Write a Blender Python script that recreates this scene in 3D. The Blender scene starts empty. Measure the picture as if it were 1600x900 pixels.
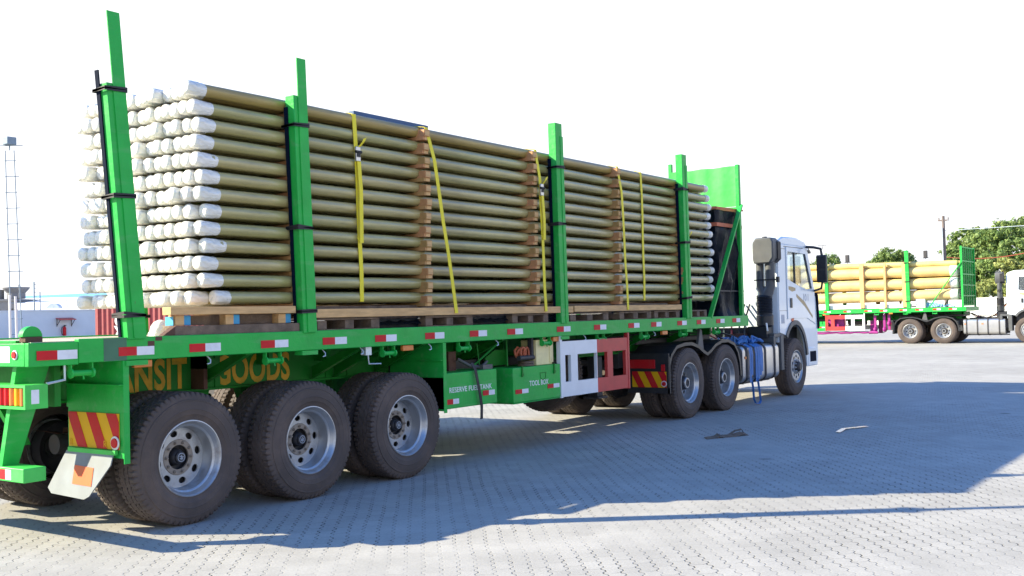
import bpy, math, random
import numpy as np
from mathutils import Vector, Matrix
from mathutils.geometry import tessellate_polygon
random.seed(7)
sc = bpy.context.scene
COL = sc.collection
R_ = math.radians

# ------------------------------------------------------------------ camera
cam_d = bpy.data.cameras.new('camera'); cam = bpy.data.objects.new('camera', cam_d); COL.objects.link(cam); sc.camera = cam
YAW, PIT, ROL, FPX = R_(35.2), R_(1.525), R_(-1.434), 1646.0
F = Vector((math.cos(PIT)*math.cos(YAW), math.cos(PIT)*math.sin(YAW), math.sin(PIT)))
Rr = Vector((math.sin(YAW), -math.cos(YAW), 0)); Uu = Rr.cross(F)
R2 = Rr*math.cos(ROL) + Uu*math.sin(ROL); U2 = -Rr*math.sin(ROL) + Uu*math.cos(ROL)
M = Matrix((R2, U2, -F)).transposed().to_4x4(); M.translation = Vector((-5.4, -6.968, 1.597))
cam.matrix_world = M
cam_d.sensor_width = 36; cam_d.lens = FPX/1600*36; cam_d.clip_start = 0.1; cam_d.clip_end = 3000

# ------------------------------------------------------------------ light
LIGHT = Vector((1.13, -1.40, -1.0)).normalized()          # the way the sunlight travels
w = bpy.data.worlds.new('World'); sc.world = w; w.use_nodes = True
nt = w.node_tree; nt.nodes.clear()
sky = nt.nodes.new('ShaderNodeTexSky'); sky.sky_type = 'NISHITA'; sky.sun_disc = False
sky.sun_elevation = math.asin(-LIGHT.z); sky.sun_rotation = math.atan2(-LIGHT.x, -LIGHT.y)
sky.air_density = 1.0; sky.dust_density = 0.4; sky.ozone_density = 6.0; sky.altitude = 0
bg = nt.nodes.new('ShaderNodeBackground'); bg.inputs[1].default_value = 0.13
out = nt.nodes.new('ShaderNodeOutputWorld'); 
# a bright white haze lies along the horizon and thins out into blue sky overhead
tcw = nt.nodes.new('ShaderNodeTexCoord'); spw = nt.nodes.new('ShaderNodeSeparateXYZ'); nt.links.new(tcw.outputs['Generated'], spw.inputs[0])
hz = nt.nodes.new('ShaderNodeMapRange'); hz.interpolation_type = 'SMOOTHSTEP'; nt.links.new(spw.outputs[2], hz.inputs[0])
hz.inputs[1].default_value = 0.29; hz.inputs[2].default_value = 0.40; hz.inputs[3].default_value = 1.0; hz.inputs[4].default_value = 0.0
hm = nt.nodes.new('ShaderNodeMix'); hm.data_type = 'RGBA'; nt.links.new(hz.outputs[0], hm.inputs[0]); tint = nt.nodes.new('ShaderNodeMix'); tint.data_type = 'RGBA'; tint.blend_type = 'MULTIPLY'; tint.inputs[0].default_value = 1; tint.inputs[7].default_value = (0.60, 0.98, 1.30, 1); nt.links.new(sky.outputs[0], tint.inputs[6]); nt.links.new(tint.outputs[2], hm.inputs[6]); hm.inputs[7].default_value = (4.1, 4.15, 4.25, 1)
nt.links.new(hm.outputs[2], bg.inputs[0]); nt.links.new(bg.outputs[0], out.inputs[0])
sl = bpy.data.lights.new('sun', 'SUN'); sl.energy = 5.0; sl.angle = R_(0.5); sl.color = (1.0, 0.90, 0.66)
so = bpy.data.objects.new('sun', sl); COL.objects.link(so); so.rotation_euler = LIGHT.to_track_quat('-Z', 'Y').to_euler(); so.location = (-20, 25, 20)
sc.view_settings.view_transform = 'Standard'; sc.view_settings.look = 'None'; sc.view_settings.exposure = 1.30; sc.view_settings.gamma = 1
sc.view_settings.use_curve_mapping = False

# ------------------------------------------------------------------ materials
def mat(name, col, rough=0.6, metal=0.0, var=0.12, vs=6.0, bump=0.0, bs=40.0, dirt=None, dirt_amt=0.35, ds=2.5, spec=0.5, alpha=None, coat=0.0, stretch=None, chips=0.0, objvar=0.0):
    m = bpy.data.materials.new(name); m.use_nodes = True; t = m.node_tree; N = t.nodes; L = t.links
    b = N['Principled BSDF']; b.inputs['Roughness'].default_value = rough; b.inputs['Metallic'].default_value = metal
    b.inputs['Specular IOR Level'].default_value = spec
    if coat: b.inputs['Coat Weight'].default_value = coat
    tc = N.new('ShaderNodeTexCoord'); mp = N.new('ShaderNodeMapping'); L.new(tc.outputs['Object'], mp.inputs[0])
    if stretch: mp.inputs['Scale'].default_value = stretch
    n1 = N.new('ShaderNodeTexNoise'); n1.inputs['Scale'].default_value = vs; n1.inputs['Detail'].default_value = 6; L.new(mp.outputs[0], n1.inputs[0])
    r = N.new('ShaderNodeMapRange'); r.inputs[1].default_value = 0.3; r.inputs[2].default_value = 0.7; r.inputs[3].default_value = 1-var; r.inputs[4].default_value = 1+var
    L.new(n1.outputs[0], r.inputs[0])
    mx = N.new('ShaderNodeMix'); mx.data_type = 'RGBA'; mx.blend_type = 'MULTIPLY'; mx.inputs[0].default_value = 1
    mx.inputs[6].default_value = (*col, 1); L.new(r.outputs[0], mx.inputs[7])
    cout = mx.outputs[2]
    if dirt:
        n2 = N.new('ShaderNodeTexNoise'); n2.inputs['Scale'].default_value = ds; n2.inputs['Detail'].default_value = 10; n2.inputs['Roughness'].default_value = 0.7; L.new(mp.outputs[0], n2.inputs[0])
        r2 = N.new('ShaderNodeMapRange'); r2.inputs[1].default_value = 0.48; r2.inputs[2].default_value = 0.75; r2.inputs[3].default_value = 0; r2.inputs[4].default_value = dirt_amt
        L.new(n2.outputs[0], r2.inputs[0])
        m2 = N.new('ShaderNodeMix'); m2.data_type = 'RGBA'; m2.inputs[7].default_value = (*dirt, 1); L.new(cout, m2.inputs[6]); L.new(r2.outputs[0], m2.inputs[0])
        cout = m2.outputs[2]
        r3 = N.new('ShaderNodeMapRange'); r3.inputs[3].default_value = rough; r3.inputs[4].default_value = min(1, rough+0.3); L.new(r2.outputs[0], r3.inputs[0]); L.new(r3.outputs[0], b.inputs['Roughness'])
    if chips:
        n4 = N.new('ShaderNodeTexNoise'); n4.inputs['Scale'].default_value = 11; n4.inputs['Detail'].default_value = 9; n4.inputs['Roughness'].default_value = 0.75; L.new(mp.outputs[0], n4.inputs[0])
        r4 = N.new('ShaderNodeMapRange'); r4.inputs[1].default_value = 0.665; r4.inputs[2].default_value = 0.69; r4.inputs[4].default_value = chips; L.new(n4.outputs[0], r4.inputs[0])
        m4 = N.new('ShaderNodeMix'); m4.data_type = 'RGBA'; m4.inputs[7].default_value = (0.09, 0.055, 0.04, 1); L.new(cout, m4.inputs[6]); L.new(r4.outputs[0], m4.inputs[0]); cout = m4.outputs[2]
        # pale rubbed streaks
        n5 = N.new('ShaderNodeTexNoise'); n5.inputs['Scale'].default_value = 5; n5.inputs['Detail'].default_value = 8; mp5 = N.new('ShaderNodeMapping'); mp5.inputs['Scale'].default_value = (0.6, 3, 3); L.new(tc.outputs['Object'], mp5.inputs[0]); L.new(mp5.outputs[0], n5.inputs[0])
        r5 = N.new('ShaderNodeMapRange'); r5.inputs[1].default_value = 0.55; r5.inputs[2].default_value = 0.8; r5.inputs[4].default_value = 0.45; L.new(n5.outputs[0], r5.inputs[0])
        m5 = N.new('ShaderNodeMix'); m5.data_type = 'RGBA'; m5.inputs[7].default_value = (0.16, 0.36, 0.17, 1); L.new(cout, m5.inputs[6]); L.new(r5.outputs[0], m5.inputs[0]); cout = m5.outputs[2]
    if objvar:
        oi = N.new('ShaderNodeObjectInfo'); r6 = N.new('ShaderNodeMapRange'); r6.inputs[3].default_value = 1-objvar; r6.inputs[4].default_value = 1+objvar; L.new(oi.outputs['Random'], r6.inputs[0])
        hs = N.new('ShaderNodeHueSaturation'); L.new(cout, hs.inputs['Color']); L.new(r6.outputs[0], hs.inputs['Value'])
        r7 = N.new('ShaderNodeMath'); r7.operation = 'MULTIPLY_ADD'; L.new(oi.outputs['Random'], r7.inputs[0]); r7.inputs[1].default_value = -0.035; r7.inputs[2].default_value = 0.5175; L.new(r7.outputs[0], hs.inputs['Hue']); cout = hs.outputs[0]
    L.new(cout, b.inputs['Base Color'])
    if bump:
        n3 = N.new('ShaderNodeTexNoise'); n3.inputs['Scale'].default_value = bs; n3.inputs['Detail'].default_value = 4; L.new(mp.outputs[0], n3.inputs[0])
        bp = N.new('ShaderNodeBump'); bp.inputs['Strength'].default_value = bump; bp.inputs['Distance'].default_value = 0.02; L.new(n3.outputs[0], bp.inputs['Height']); L.new(bp.outputs[0], b.inputs['Normal'])
    if alpha is not None: b.inputs['Transmission Weight'].default_value = alpha
    return m

DUST = (0.30, 0.25, 0.19)
MT = dict(
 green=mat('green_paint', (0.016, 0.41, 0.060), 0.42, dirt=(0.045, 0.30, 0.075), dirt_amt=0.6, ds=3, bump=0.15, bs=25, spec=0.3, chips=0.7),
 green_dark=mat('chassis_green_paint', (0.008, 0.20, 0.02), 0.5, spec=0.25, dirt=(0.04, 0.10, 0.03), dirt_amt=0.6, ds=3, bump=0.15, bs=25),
 green_light=mat('bright_green_paint', (0.04, 0.50, 0.07), 0.45, dirt=(0.10, 0.60, 0.12), dirt_amt=0.7, ds=2.0, bump=0.15, bs=12),
 patch=mat('grey_green_primer', (0.06, 0.16, 0.09), 0.7),
 deck=mat('dusty_deck', (0.50, 0.44, 0.34), 0.85, dirt=(0.25, 0.20, 0.15), dirt_amt=0.5, ds=4, bump=0.3),
 red=mat('red_paint', (0.50, 0.035, 0.035), 0.4, dirt=(0.35, 0.10, 0.08), dirt_amt=0.4),
 white=mat('white_paint', (0.74, 0.76, 0.78), 0.35, var=0.04, dirt=(0.5, 0.5, 0.48), dirt_amt=0.25, coat=0.3),
 cabwhite=mat('cab_white_paint', (0.66, 0.74, 0.80), 0.28, var=0.02, dirt=(0.5, 0.5, 0.48), dirt_amt=0.15, coat=0.5),
 refl_red=mat('red_reflective_tape', (0.56, 0.012, 0.018), 0.5, var=0.08, dirt=(0.35, 0.08, 0.07), dirt_amt=0.35, ds=9, spec=0.25),
 refl_white=mat('white_reflective_tape', (0.72, 0.74, 0.78), 0.45, var=0.05, dirt=(0.42, 0.42, 0.40), dirt_amt=0.4, ds=9),
 amber=mat('amber_plastic', (0.65, 0.20, 0.04), 0.35),
 orange=mat('orange_reflector', (0.75, 0.13, 0.03), 0.4, var=0.06),
 yellow=mat('yellow_tape', (0.78, 0.42, 0.008), 0.5, var=0.08, spec=0.25, dirt=(0.5, 0.28, 0.03), dirt_amt=0.3),
 tyre=mat('tyre_rubber', (0.078, 0.060, 0.052), 0.78, var=0.14, vs=3, dirt=(0.17, 0.125, 0.10), dirt_amt=0.8, ds=1.6, bump=0.12, bs=120),
 rim=mat('rim_silver', (0.46, 0.48, 0.50), 0.34, metal=0.65, var=0.12, dirt=(0.17, 0.12, 0.09), dirt_amt=0.75, ds=6),
 hub=mat('hub_black', (0.03, 0.03, 0.035), 0.5, dirt=DUST, dirt_amt=0.2),
 nut=mat('wheel_nut', (0.16, 0.11, 0.08), 0.5, metal=0.5),
 boltring=mat('dusty_bolt_ring', (0.30, 0.26, 0.22), 0.6, metal=0.3, dirt=(0.12, 0.07, 0.05)),
 darkmetal=mat('dark_metal', (0.035, 0.035, 0.04), 0.55, dirt=(0.10, 0.07, 0.05), dirt_amt=0.5),
 rust=mat('rusty_metal', (0.10, 0.045, 0.03), 0.8, dirt=(0.15, 0.08, 0.05), dirt_amt=0.6, bump=0.3),
 blackplastic=mat('black_plastic', (0.022, 0.024, 0.028), 0.42, var=0.2, dirt=(0.10, 0.09, 0.08), dirt_amt=0.25),
 greyplastic=mat('grey_plastic', (0.085, 0.09, 0.095), 0.5, dirt=(0.14, 0.13, 0.12), dirt_amt=0.4),
 aluminium=mat('aluminium', (0.55, 0.55, 0.55), 0.3, metal=0.8, var=0.08, dirt=(0.3, 0.26, 0.22), dirt_amt=0.3, ds=3),
 rubber=mat('black_rubber', (0.015, 0.015, 0.018), 0.6),
 pole=mat('olive_treated_wood', (0.365, 0.325, 0.135), 0.27, coat=0.5, objvar=0.17, var=0.25, vs=3, dirt=(0.15, 0.12, 0.05), dirt_amt=0.5, ds=5, bump=0.12, bs=18, stretch=(0.5, 4, 4)),
 poletan=mat('tan_treated_wood', (0.36, 0.24, 0.08), 0.34, coat=0.2, objvar=0.1, var=0.2, vs=3, dirt=(0.16, 0.10, 0.04), dirt_amt=0.5, ds=5, bump=0.12, bs=18, stretch=(0.5, 4, 4)),
 wrap=mat('white_plastic_wrap', (0.80, 0.79, 0.73), 0.16, var=0.08, vs=14, dirt=(0.42, 0.36, 0.20), dirt_amt=0.6, ds=10, bump=0.9, bs=26, coat=0.4, objvar=0.05, stretch=(0.5, 1.6, 1.6)),
 timber=mat('pale_timber', (0.62, 0.385, 0.165), 0.7, var=0.2, vs=4, dirt=(0.46, 0.26, 0.10), dirt_amt=0.5, ds=3, bump=0.15, stretch=(1.2, 8, 8)),
 spacer=mat('orange_timber', (0.44, 0.235, 0.085), objvar=0.15, rough=0.7, var=0.2, vs=8, dirt=(0.34, 0.17, 0.08), dirt_amt=0.4, bump=0.15),
 oldwood=mat('weathered_timber', (0.17, 0.12, 0.085), 0.85, var=0.3, vs=6, dirt=(0.06, 0.045, 0.035), dirt_amt=0.6, bump=0.4, stretch=(1.5, 1.5, 1.5)),
 strap=mat('yellow_webbing', (0.78, 0.66, 0.02), 0.55, var=0.06, bump=0.15, bs=160),
 bluestrap=mat('blue_webbing', (0.04, 0.17, 0.46), 0.6, var=0.15, bump=0.3, bs=60),
 bluepaint=mat('dark_blue_paint', (0.002, 0.007, 0.022), 0.8, spec=0.1), mast=mat('mast_steel', (0.20, 0.27, 0.33), 0.6), bluebar=mat('blue_bar_paint', (0.02, 0.08, 0.20), 0.5), flap=mat('grey_white_rubber', (0.20, 0.225, 0.25), 0.6, dirt=(0.25, 0.24, 0.22), dirt_amt=0.4),
 bluetag=mat('blue_paint_mark', (0.05, 0.33, 0.60), 0.6),
 tarp=mat('black_tarpaulin', (0.003, 0.007, 0.014), 0.42, var=0.3, vs=3, bump=0.8, bs=9, spec=0.14),
 orangeband=mat('orange_webbing', (0.50, 0.13, 0.06), 0.6),
 glass=mat('window_glass', (0.80, 0.90, 0.95), 0.02, var=0.0, alpha=0.95),
 yellowpoly=mat('yellow_plastic', (0.80, 0.68, 0.34), 0.5, dirt=(0.3, 0.2, 0.08), dirt_amt=0.5),
 letter=mat('ochre_lettering', (0.62, 0.33, 0.012), 0.6, var=0.2, dirt=(0.14, 0.24, 0.02), dirt_amt=0.7, ds=8),
 letterwhite=mat('white_lettering', (0.78, 0.80, 0.80), 0.5, var=0.04),
 purple=mat('magenta_paint', (0.30, 0.015, 0.20), 0.5, dirt=(0.2, 0.02, 0.15)),
 gold=mat('gold_decal', (0.45, 0.32, 0.16), 0.45),
 greydecal=mat('grey_decal', (0.38, 0.42, 0.48), 0.45),
 yellowpole=mat('yellow_treated_pole', (0.64, 0.47, 0.19), 0.5, objvar=0.08, var=0.15, vs=2, dirt=(0.48, 0.38, 0.18), dirt_amt=0.4, ds=3),
 wallwhite=mat('painted_wall', (0.62, 0.68, 0.74), 0.8, var=0.05, vs=1, dirt=(0.45, 0.5, 0.55), dirt_amt=0.25, ds=0.7),
 wallsun=mat('white_render', (0.78, 0.76, 0.72), 0.8, var=0.04, dirt=(0.6, 0.56, 0.5), dirt_amt=0.25, ds=0.6),
 container=mat('container_red', (0.36, 0.075, 0.075), 0.5, var=0.1, dirt=(0.25, 0.10, 0.08), dirt_amt=0.4),
 bluesheet=mat('blue_roof_sheet', (0.16, 0.42, 0.62), 0.5),
 concrete=mat('grey_concrete', (0.22, 0.22, 0.23), 0.9, var=0.2, vs=2, dirt=(0.12, 0.12, 0.13), dirt_amt=0.4, ds=2),
 galv=mat('galvanised_steel', (0.55, 0.62, 0.68), 0.4, metal=0.4),
 bark=mat('bark', (0.12, 0.085, 0.06), 0.9, bump=0.4),
 polewood=mat('grey_pole_wood', (0.16, 0.13, 0.12), 0.9, bump=0.2),
)
def leafmat(name, a, b):
    m = bpy.data.materials.new(name); m.use_nodes = True; N = m.node_tree.nodes; L = m.node_tree.links; p = N['Principled BSDF']
    p.inputs['Roughness'].default_value = 0.6
    g = N.new('ShaderNodeNewGeometry'); rp = N.new('ShaderNodeMix'); rp.data_type = 'RGBA'; rp.inputs[6].default_value = (*a, 1); rp.inputs[7].default_value = (*b, 1)
    L.new(g.outputs['Random Per Island'], rp.inputs[0]); L.new(rp.outputs[2], p.inputs['Base Color'])
    tr = N.new('ShaderNodeBsdfTranslucent'); L.new(rp.outputs[2], tr.inputs[0]); ms = N.new('ShaderNodeMixShader'); ms.inputs[0].default_value = 0.3
    L.new(p.outputs[0], ms.inputs[1]); L.new(tr.outputs[0], ms.inputs[2]); L.new(ms.outputs[0], N['Material Output'].inputs[0])
    return m
MT['leaf'] = leafmat('tree_leaves', (0.09, 0.17, 0.04), (0.26, 0.34, 0.09))
MT['leaf2'] = leafmat('pale_tree_leaves', (0.18, 0.25, 0.06), (0.42, 0.42, 0.12))

def paver_material():
    m = bpy.data.materials.new('block_paving'); m.use_nodes = True; t = m.node_tree; N = t.nodes; L = t.links; b = N['Principled BSDF']
    def math_(op, a, c=None, d=None):
        n = N.new('ShaderNodeMath'); n.operation = op
        for i, x in enumerate((a, c, d)):
            if x is None: continue
            if isinstance(x, (int, float)): n.inputs[i].default_value = x
            else: L.new(x, n.inputs[i])
        return n.outputs[0]
    def rng(x, a, b_, c, d):
        n = N.new('ShaderNodeMapRange'); L.new(x, n.inputs[0]); n.inputs[1].default_value = a; n.inputs[2].default_value = b_; n.inputs[3].default_value = c; n.inputs[4].default_value = d; return n.outputs[0]
    def noise(vec, s, det=5, rough=0.6):
        n = N.new('ShaderNodeTexNoise'); L.new(vec, n.inputs[0]); n.inputs['Scale'].default_value = s; n.inputs['Detail'].default_value = det; n.inputs['Roughness'].default_value = rough; return n.outputs[0]
    geo = N.new('ShaderNodeNewGeometry'); pos = geo.outputs['Position']
    vr = N.new('ShaderNodeVectorRotate'); vr.rotation_type = 'Z_AXIS'; vr.inputs['Angle'].default_value = -R_(40); L.new(pos, vr.inputs[0])
    wob = N.new('ShaderNodeTexNoise'); wob.inputs['Scale'].default_value = 1.3; L.new(pos, wob.inputs[0])
    sp = N.new('ShaderNodeSeparateXYZ'); L.new(vr.outputs[0], sp.inputs[0]); u, v = sp.outputs[0], sp.outputs[1]
    u = math_('ADD', u, math_('MULTIPLY', wob.outputs[0], 0.03)); v = math_('ADD', v, math_('MULTIPLY', wob.outputs[0], 0.05))
    P, W = 0.225, 0.1125
    def tri(x, per):        # -1..1 triangle, flattened into a zig with straight runs
        q = math_('PINGPONG', x, per/2); q = math_('DIVIDE', q, per/4); q = math_('SUBTRACT', q, 1.0)
        q = math_('MULTIPLY', q, 2.2); q = math_('MINIMUM', q, 1.0); return math_('MAXIMUM', q, -1.0)
    v2 = math_('ADD', v, math_('MULTIPLY', tri(u, W), 0.011))
    rowf = math_('DIVIDE', v2, W); row = math_('FLOOR', rowf); fr = math_('SUBTRACT', rowf, row)
    dr = math_('MULTIPLY', math_('MINIMUM', fr, math_('SUBTRACT', 1.0, fr)), W)        # metres to the long joint
    half = math_('MULTIPLY', math_('MODULO', math_('ABSOLUTE', row), 2.0), P/2)
    u2 = math_('ADD', math_('ADD', u, half), math_('MULTIPLY', tri(v, W), 0.008))
    cf = math_('DIVIDE', u2, P); cell = math_('FLOOR', cf); fc = math_('SUBTRACT', cf, cell)
    dc = math_('MULTIPLY', math_('MINIMUM', fc, math_('SUBTRACT', 1.0, fc)), P)
    cmb = N.new('ShaderNodeCombineXYZ'); L.new(row, cmb.inputs[0]); L.new(cell, cmb.inputs[1])
    wn = N.new('ShaderNodeTexWhiteNoise'); wn.noise_dimensions = '2D'; L.new(cmb.outputs[0], wn.inputs[0])
    # joint depth varies from place to place: in worn patches it is filled with dust
    fill = rng(noise(pos, 0.55, 4), 0.40, 0.62, 0.16, 1.0)
    fill2 = rng(noise(pos, 9.0, 3), 0.35, 0.6, 0.2, 1.0)
    j1 = math_('MULTIPLY', rng(dr, 0.0022, 0.0068, 1.0, 0.0), fill2)
    j2 = math_('MULTIPLY', rng(dc, 0.0015, 0.0048, 0.45, 0.0), fill2)
    joint = math_('MULTIPLY', math_('MAXIMUM', j1, j2), fill)
    # big soft stains, tyre tracks and fine grain
    n_big = noise(pos, 0.22, 6); n_mid = noise(pos, 1.7, 6, 0.65); n_fine = noise(pos, 55, 4)
    val = math_('MULTIPLY', rng(n_big, 0.3, 0.7, 0.86, 1.10), rng(n_mid, 0.3, 0.7, 0.90, 1.10))
    val = math_('MULTIPLY', val, rng(n_fine, 0.3, 0.7, 0.90, 1.10)); val = math_('MULTIPLY', val, rng(wn.outputs[0], 0, 1, 0.96, 1.04))
    base = N.new('ShaderNodeMix'); base.data_type = 'RGBA'; base.blend_type = 'MULTIPLY'; base.inputs[0].default_value = 1; base.inputs[6].default_value = (0.368, 0.354, 0.328, 1); L.new(val, base.inputs[7])
    # darker, oil-soaked blocks here and there
    oil = rng(noise(pos, 0.9, 7, 0.7), 0.60, 0.76, 0, 0.40)
    mo = N.new('ShaderNodeMix'); mo.data_type = 'RGBA'; L.new(oil, mo.inputs[0]); L.new(base.outputs[2], mo.inputs[6]); mo.inputs[7].default_value = (0.13, 0.125, 0.12, 1)
    vo = N.new('ShaderNodeTexVoronoi'); vo.inputs['Scale'].default_value = 0.8; L.new(pos, vo.inputs['Vector'])
    vw = math_('ADD', vo.outputs['Distance'], math_('MULTIPLY', n_mid, 0.10))
    drip = math_('MULTIPLY', rng(vw, 0.075, 0.12, 0.65, 0.0), rng(noise(pos, 0.35, 2), 0.48, 0.56, 0, 1))
    md = N.new('ShaderNodeMix'); md.data_type = 'RGBA'; L.new(drip, md.inputs[0]); L.new(mo.outputs[2], md.inputs[6]); md.inputs[7].default_value = (0.07, 0.066, 0.06, 1); mo = md
    mj = N.new('ShaderNodeMix'); mj.data_type = 'RGBA'; L.new(joint, mj.inputs[0]); L.new(mo.outputs[2], mj.inputs[6]); mj.inputs[7].default_value = (0.040, 0.037, 0.033, 1)
    L.new(mj.outputs[2], b.inputs['Base Color']); b.inputs['Roughness'].default_value = 0.88; b.inputs['Specular IOR Level'].default_value = 0.3
    h = math_('SUBTRACT', math_('MULTIPLY', n_fine, 0.12), joint); h = math_('ADD', h, math_('MULTIPLY', wn.outputs[0], 0.10))
    h = math_('ADD', h, math_('MULTIPLY', n_mid, 0.8))
    bp = N.new('ShaderNodeBump'); bp.inputs['Strength'].default_value = 0.7; bp.inputs['Distance'].default_value = 0.008; L.new(h, bp.inputs['Height']); L.new(bp.outputs[0], b.inputs['Normal'])
    return m
MT['paving'] = paver_material()

# ------------------------------------------------------------------ mesh helpers
class MB:
    def __init__(s): s.v = []; s.f = []
    def add(s, vs, fs):
        o = len(s.v); s.v += [tuple(x) for x in vs]; s.f += [tuple(i+o for i in f) for f in fs]; return s
    def box(s, x0, x1, y0, y1, z0, z1):
        return s.add([(x0,y0,z0),(x1,y0,z0),(x1,y1,z0),(x0,y1,z0),(x0,y0,z1),(x1,y0,z1),(x1,y1,z1),(x0,y1,z1)],
                     [(0,3,2,1),(4,5,6,7),(0,1,5,4),(1,2,6,5),(2,3,7,6),(3,0,4,7)])
    def hexa(s, p):   # eight points, bottom ring then top ring
        return s.add(p, [(0,3,2,1),(4,5,6,7),(0,1,5,4),(1,2,6,5),(2,3,7,6),(3,0,4,7)])
    def bar(s, a, b, wd, ht, up=(0,0,1)):
        a = Vector(a); b = Vector(b); d = (b-a).normalized(); up = Vector(up)
        if abs(d.dot(up)) > 0.98: up = Vector((1,0,0))
        sd = d.cross(up).normalized()*wd/2; u = sd.cross(d).normalized()*ht/2
        return s.hexa([a-sd-u, a+sd-u, b+sd-u, b-sd-u, a-sd+u, a+sd+u, b+sd+u, b-sd+u])
    def prism(s, poly, mp, a, b):
        n = len(poly)
        if sum(poly[i][0]*poly[(i+1)%n][1]-poly[(i+1)%n][0]*poly[i][1] for i in range(n)) < 0: poly = poly[::-1]
        vs = [mp(p[0], p[1], a) for p in poly] + [mp(p[0], p[1], b) for p in poly]
        return s.add(vs, [tuple(range(n)), tuple(range(2*n-1, n-1, -1))] + [(i, i+n, (i+1)%n+n, (i+1)%n) for i in range(n)])
    def plate(s, outer, holes, mp, a, b):
        loops = [outer]+holes; tess = tessellate_polygon([[Vector((p[0], p[1], 0)) for p in l] for l in loops])
        flat = [p for l in loops for p in l]; n = len(flat)
        vs = [mp(p[0], p[1], a) for p in flat] + [mp(p[0], p[1], b) for p in flat]; fs = []
        for t in tess: fs.append(tuple(t)); fs.append(tuple(i+n for i in reversed(t)))
        o = 0
        for l in loops:
            k = len(l)
            for i in range(k): j = (i+1) % k; fs.append((o+i, o+j, o+j+n, o+i+n))
            o += k
        return s.add(vs, fs)
    def cyl(s, a, b, r0, r1=None, seg=16):
        return s.tube([a, b], [r0, r0 if r1 is None else r1], seg)
    def tube(s, pts, r, seg=10, cap=True):
        pts = [Vector(p) for p in pts]; n = len(pts)
        if isinstance(r, (int, float)): r = [r]*n
        rings = []; prev = None
        for i, p in enumerate(pts):
            d = (pts[min(i+1, n-1)]-pts[max(i-1, 0)])
            d = d.normalized() if d.length > 1e-9 else Vector((0,0,1))
            if prev is None:
                up = Vector((0,0,1)) if abs(d.z) < 0.9 else Vector((1,0,0)); x = d.cross(up).normalized()
            else: x = (prev - d*prev.dot(d)).normalized()
            prev = x; y = d.cross(x); rings.append([p + (x*math.cos(2*math.pi*k/seg)+y*math.sin(2*math.pi*k/seg))*r[i] for k in range(seg)])
        vs = [q for g in rings for q in g]; fs = []
        for i in range(n-1):
            for k in range(seg): a = i*seg+k; b = i*seg+(k+1) % seg; fs.append((a, b, b+seg, a+seg))
        if cap: fs.append(tuple(range(seg-1, -1, -1))); fs.append(tuple(range((n-1)*seg, n*seg)))
        return s.add(vs, fs)
    def lathe(s, prof, c=(0,0,0), seg=48, axis='y', fn=None):
        vs = []; n = len(prof)
        for k in range(seg):
            a = 2*math.pi*k/seg
            for i, (r, h) in enumerate(prof):
                if fn: r = r + fn(k, i)
                x, z = r*math.cos(a), r*math.sin(a)
                vs.append((c[0]+x, c[1]+h, c[2]+z) if axis == 'y' else (c[0]+h, c[1]+x, c[2]+z) if axis == 'x' else (c[0]+x, c[1]+z, c[2]+h))
        fs = []
        for k in range(seg):
            k2 = (k+1) % seg
            for i in range(n-1): fs.append((k*n+i, k2*n+i, k2*n+i+1, k*n+i+1))
        return s.add(vs, fs)
    def ribbon(s, pts, wv, wd, th=0.004):
        wv = Vector(wv).normalized()*wd/2
        for a, b in zip(pts, pts[1:]):
            a = Vector(a); b = Vector(b); nrm = (b-a).cross(wv)
            if nrm.length < 1e-9: continue
            nrm = nrm.normalized()*th/2
            s.hexa([a-wv-nrm, a+wv-nrm, b+wv-nrm, b-wv-nrm, a-wv+nrm, a+wv+nrm, b+wv+nrm, b-wv+nrm])
        return s
    def mesh(s, name, m, smooth=40):
        me = bpy.data.meshes.new(name); me.from_pydata(s.v, [], s.f); me.validate(); me.materials.append(MT[m] if isinstance(m, str) else m)
        if smooth:
            me.polygons.foreach_set('use_smooth', [True]*len(me.polygons)); me.set_sharp_from_angle(angle=R_(smooth))
        return me
    def build(s, name, m, parent=None, bevel=0.0, smooth=40, label=None, loc=None, recalc=False):
        me = s.mesh(name, m, smooth)
        import bmesh
        bm = bmesh.new(); bm.from_mesh(me); bmesh.ops.recalc_face_normals(bm, faces=bm.faces); bm.to_mesh(me); bm.free()
        return link(name, me, parent, bevel, label, loc)
def link(name, me, parent=None, bevel=0.0, label=None, loc=None):
    o = bpy.data.objects.new(name, me); COL.objects.link(o)
    if parent is not None: o.parent = parent
    if loc is not None: o.location = loc
    if label: o['label'] = label
    if bevel:
        b = o.modifiers.new('bevel', 'BEVEL'); b.width = bevel; b.segments = 2; b.limit_method = 'ANGLE'; b.angle_limit = R_(35)
    return o
def thing(name, label, cat, loc=(0,0,0), rz=0, group=None):
    o = bpy.data.objects.new(name, None); COL.objects.link(o); o.location = loc; o.rotation_euler = (0,0,rz); o.empty_display_size = 0.2
    return tag(o, label, cat, group)
def tag(o, label, cat, group=None, kind=None):
    if label: o['label'] = label
    if cat: o['category'] = cat
    if group: o['group'] = group
    if kind: o['kind'] = kind
    return o
def copy_tree(o, parent=None):
    c = o.copy(); COL.objects.link(c); c.parent = parent
    for ch in list(o.children): copy_tree(ch, c)
    return c
XZ = lambda a, b, t: (a, t, b)      # 2D polygon in the side view
YZ = lambda a, b, t: (t, a, b)      # 2D polygon across the trailer
XY = lambda a, b, t: (a, b, t)
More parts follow.
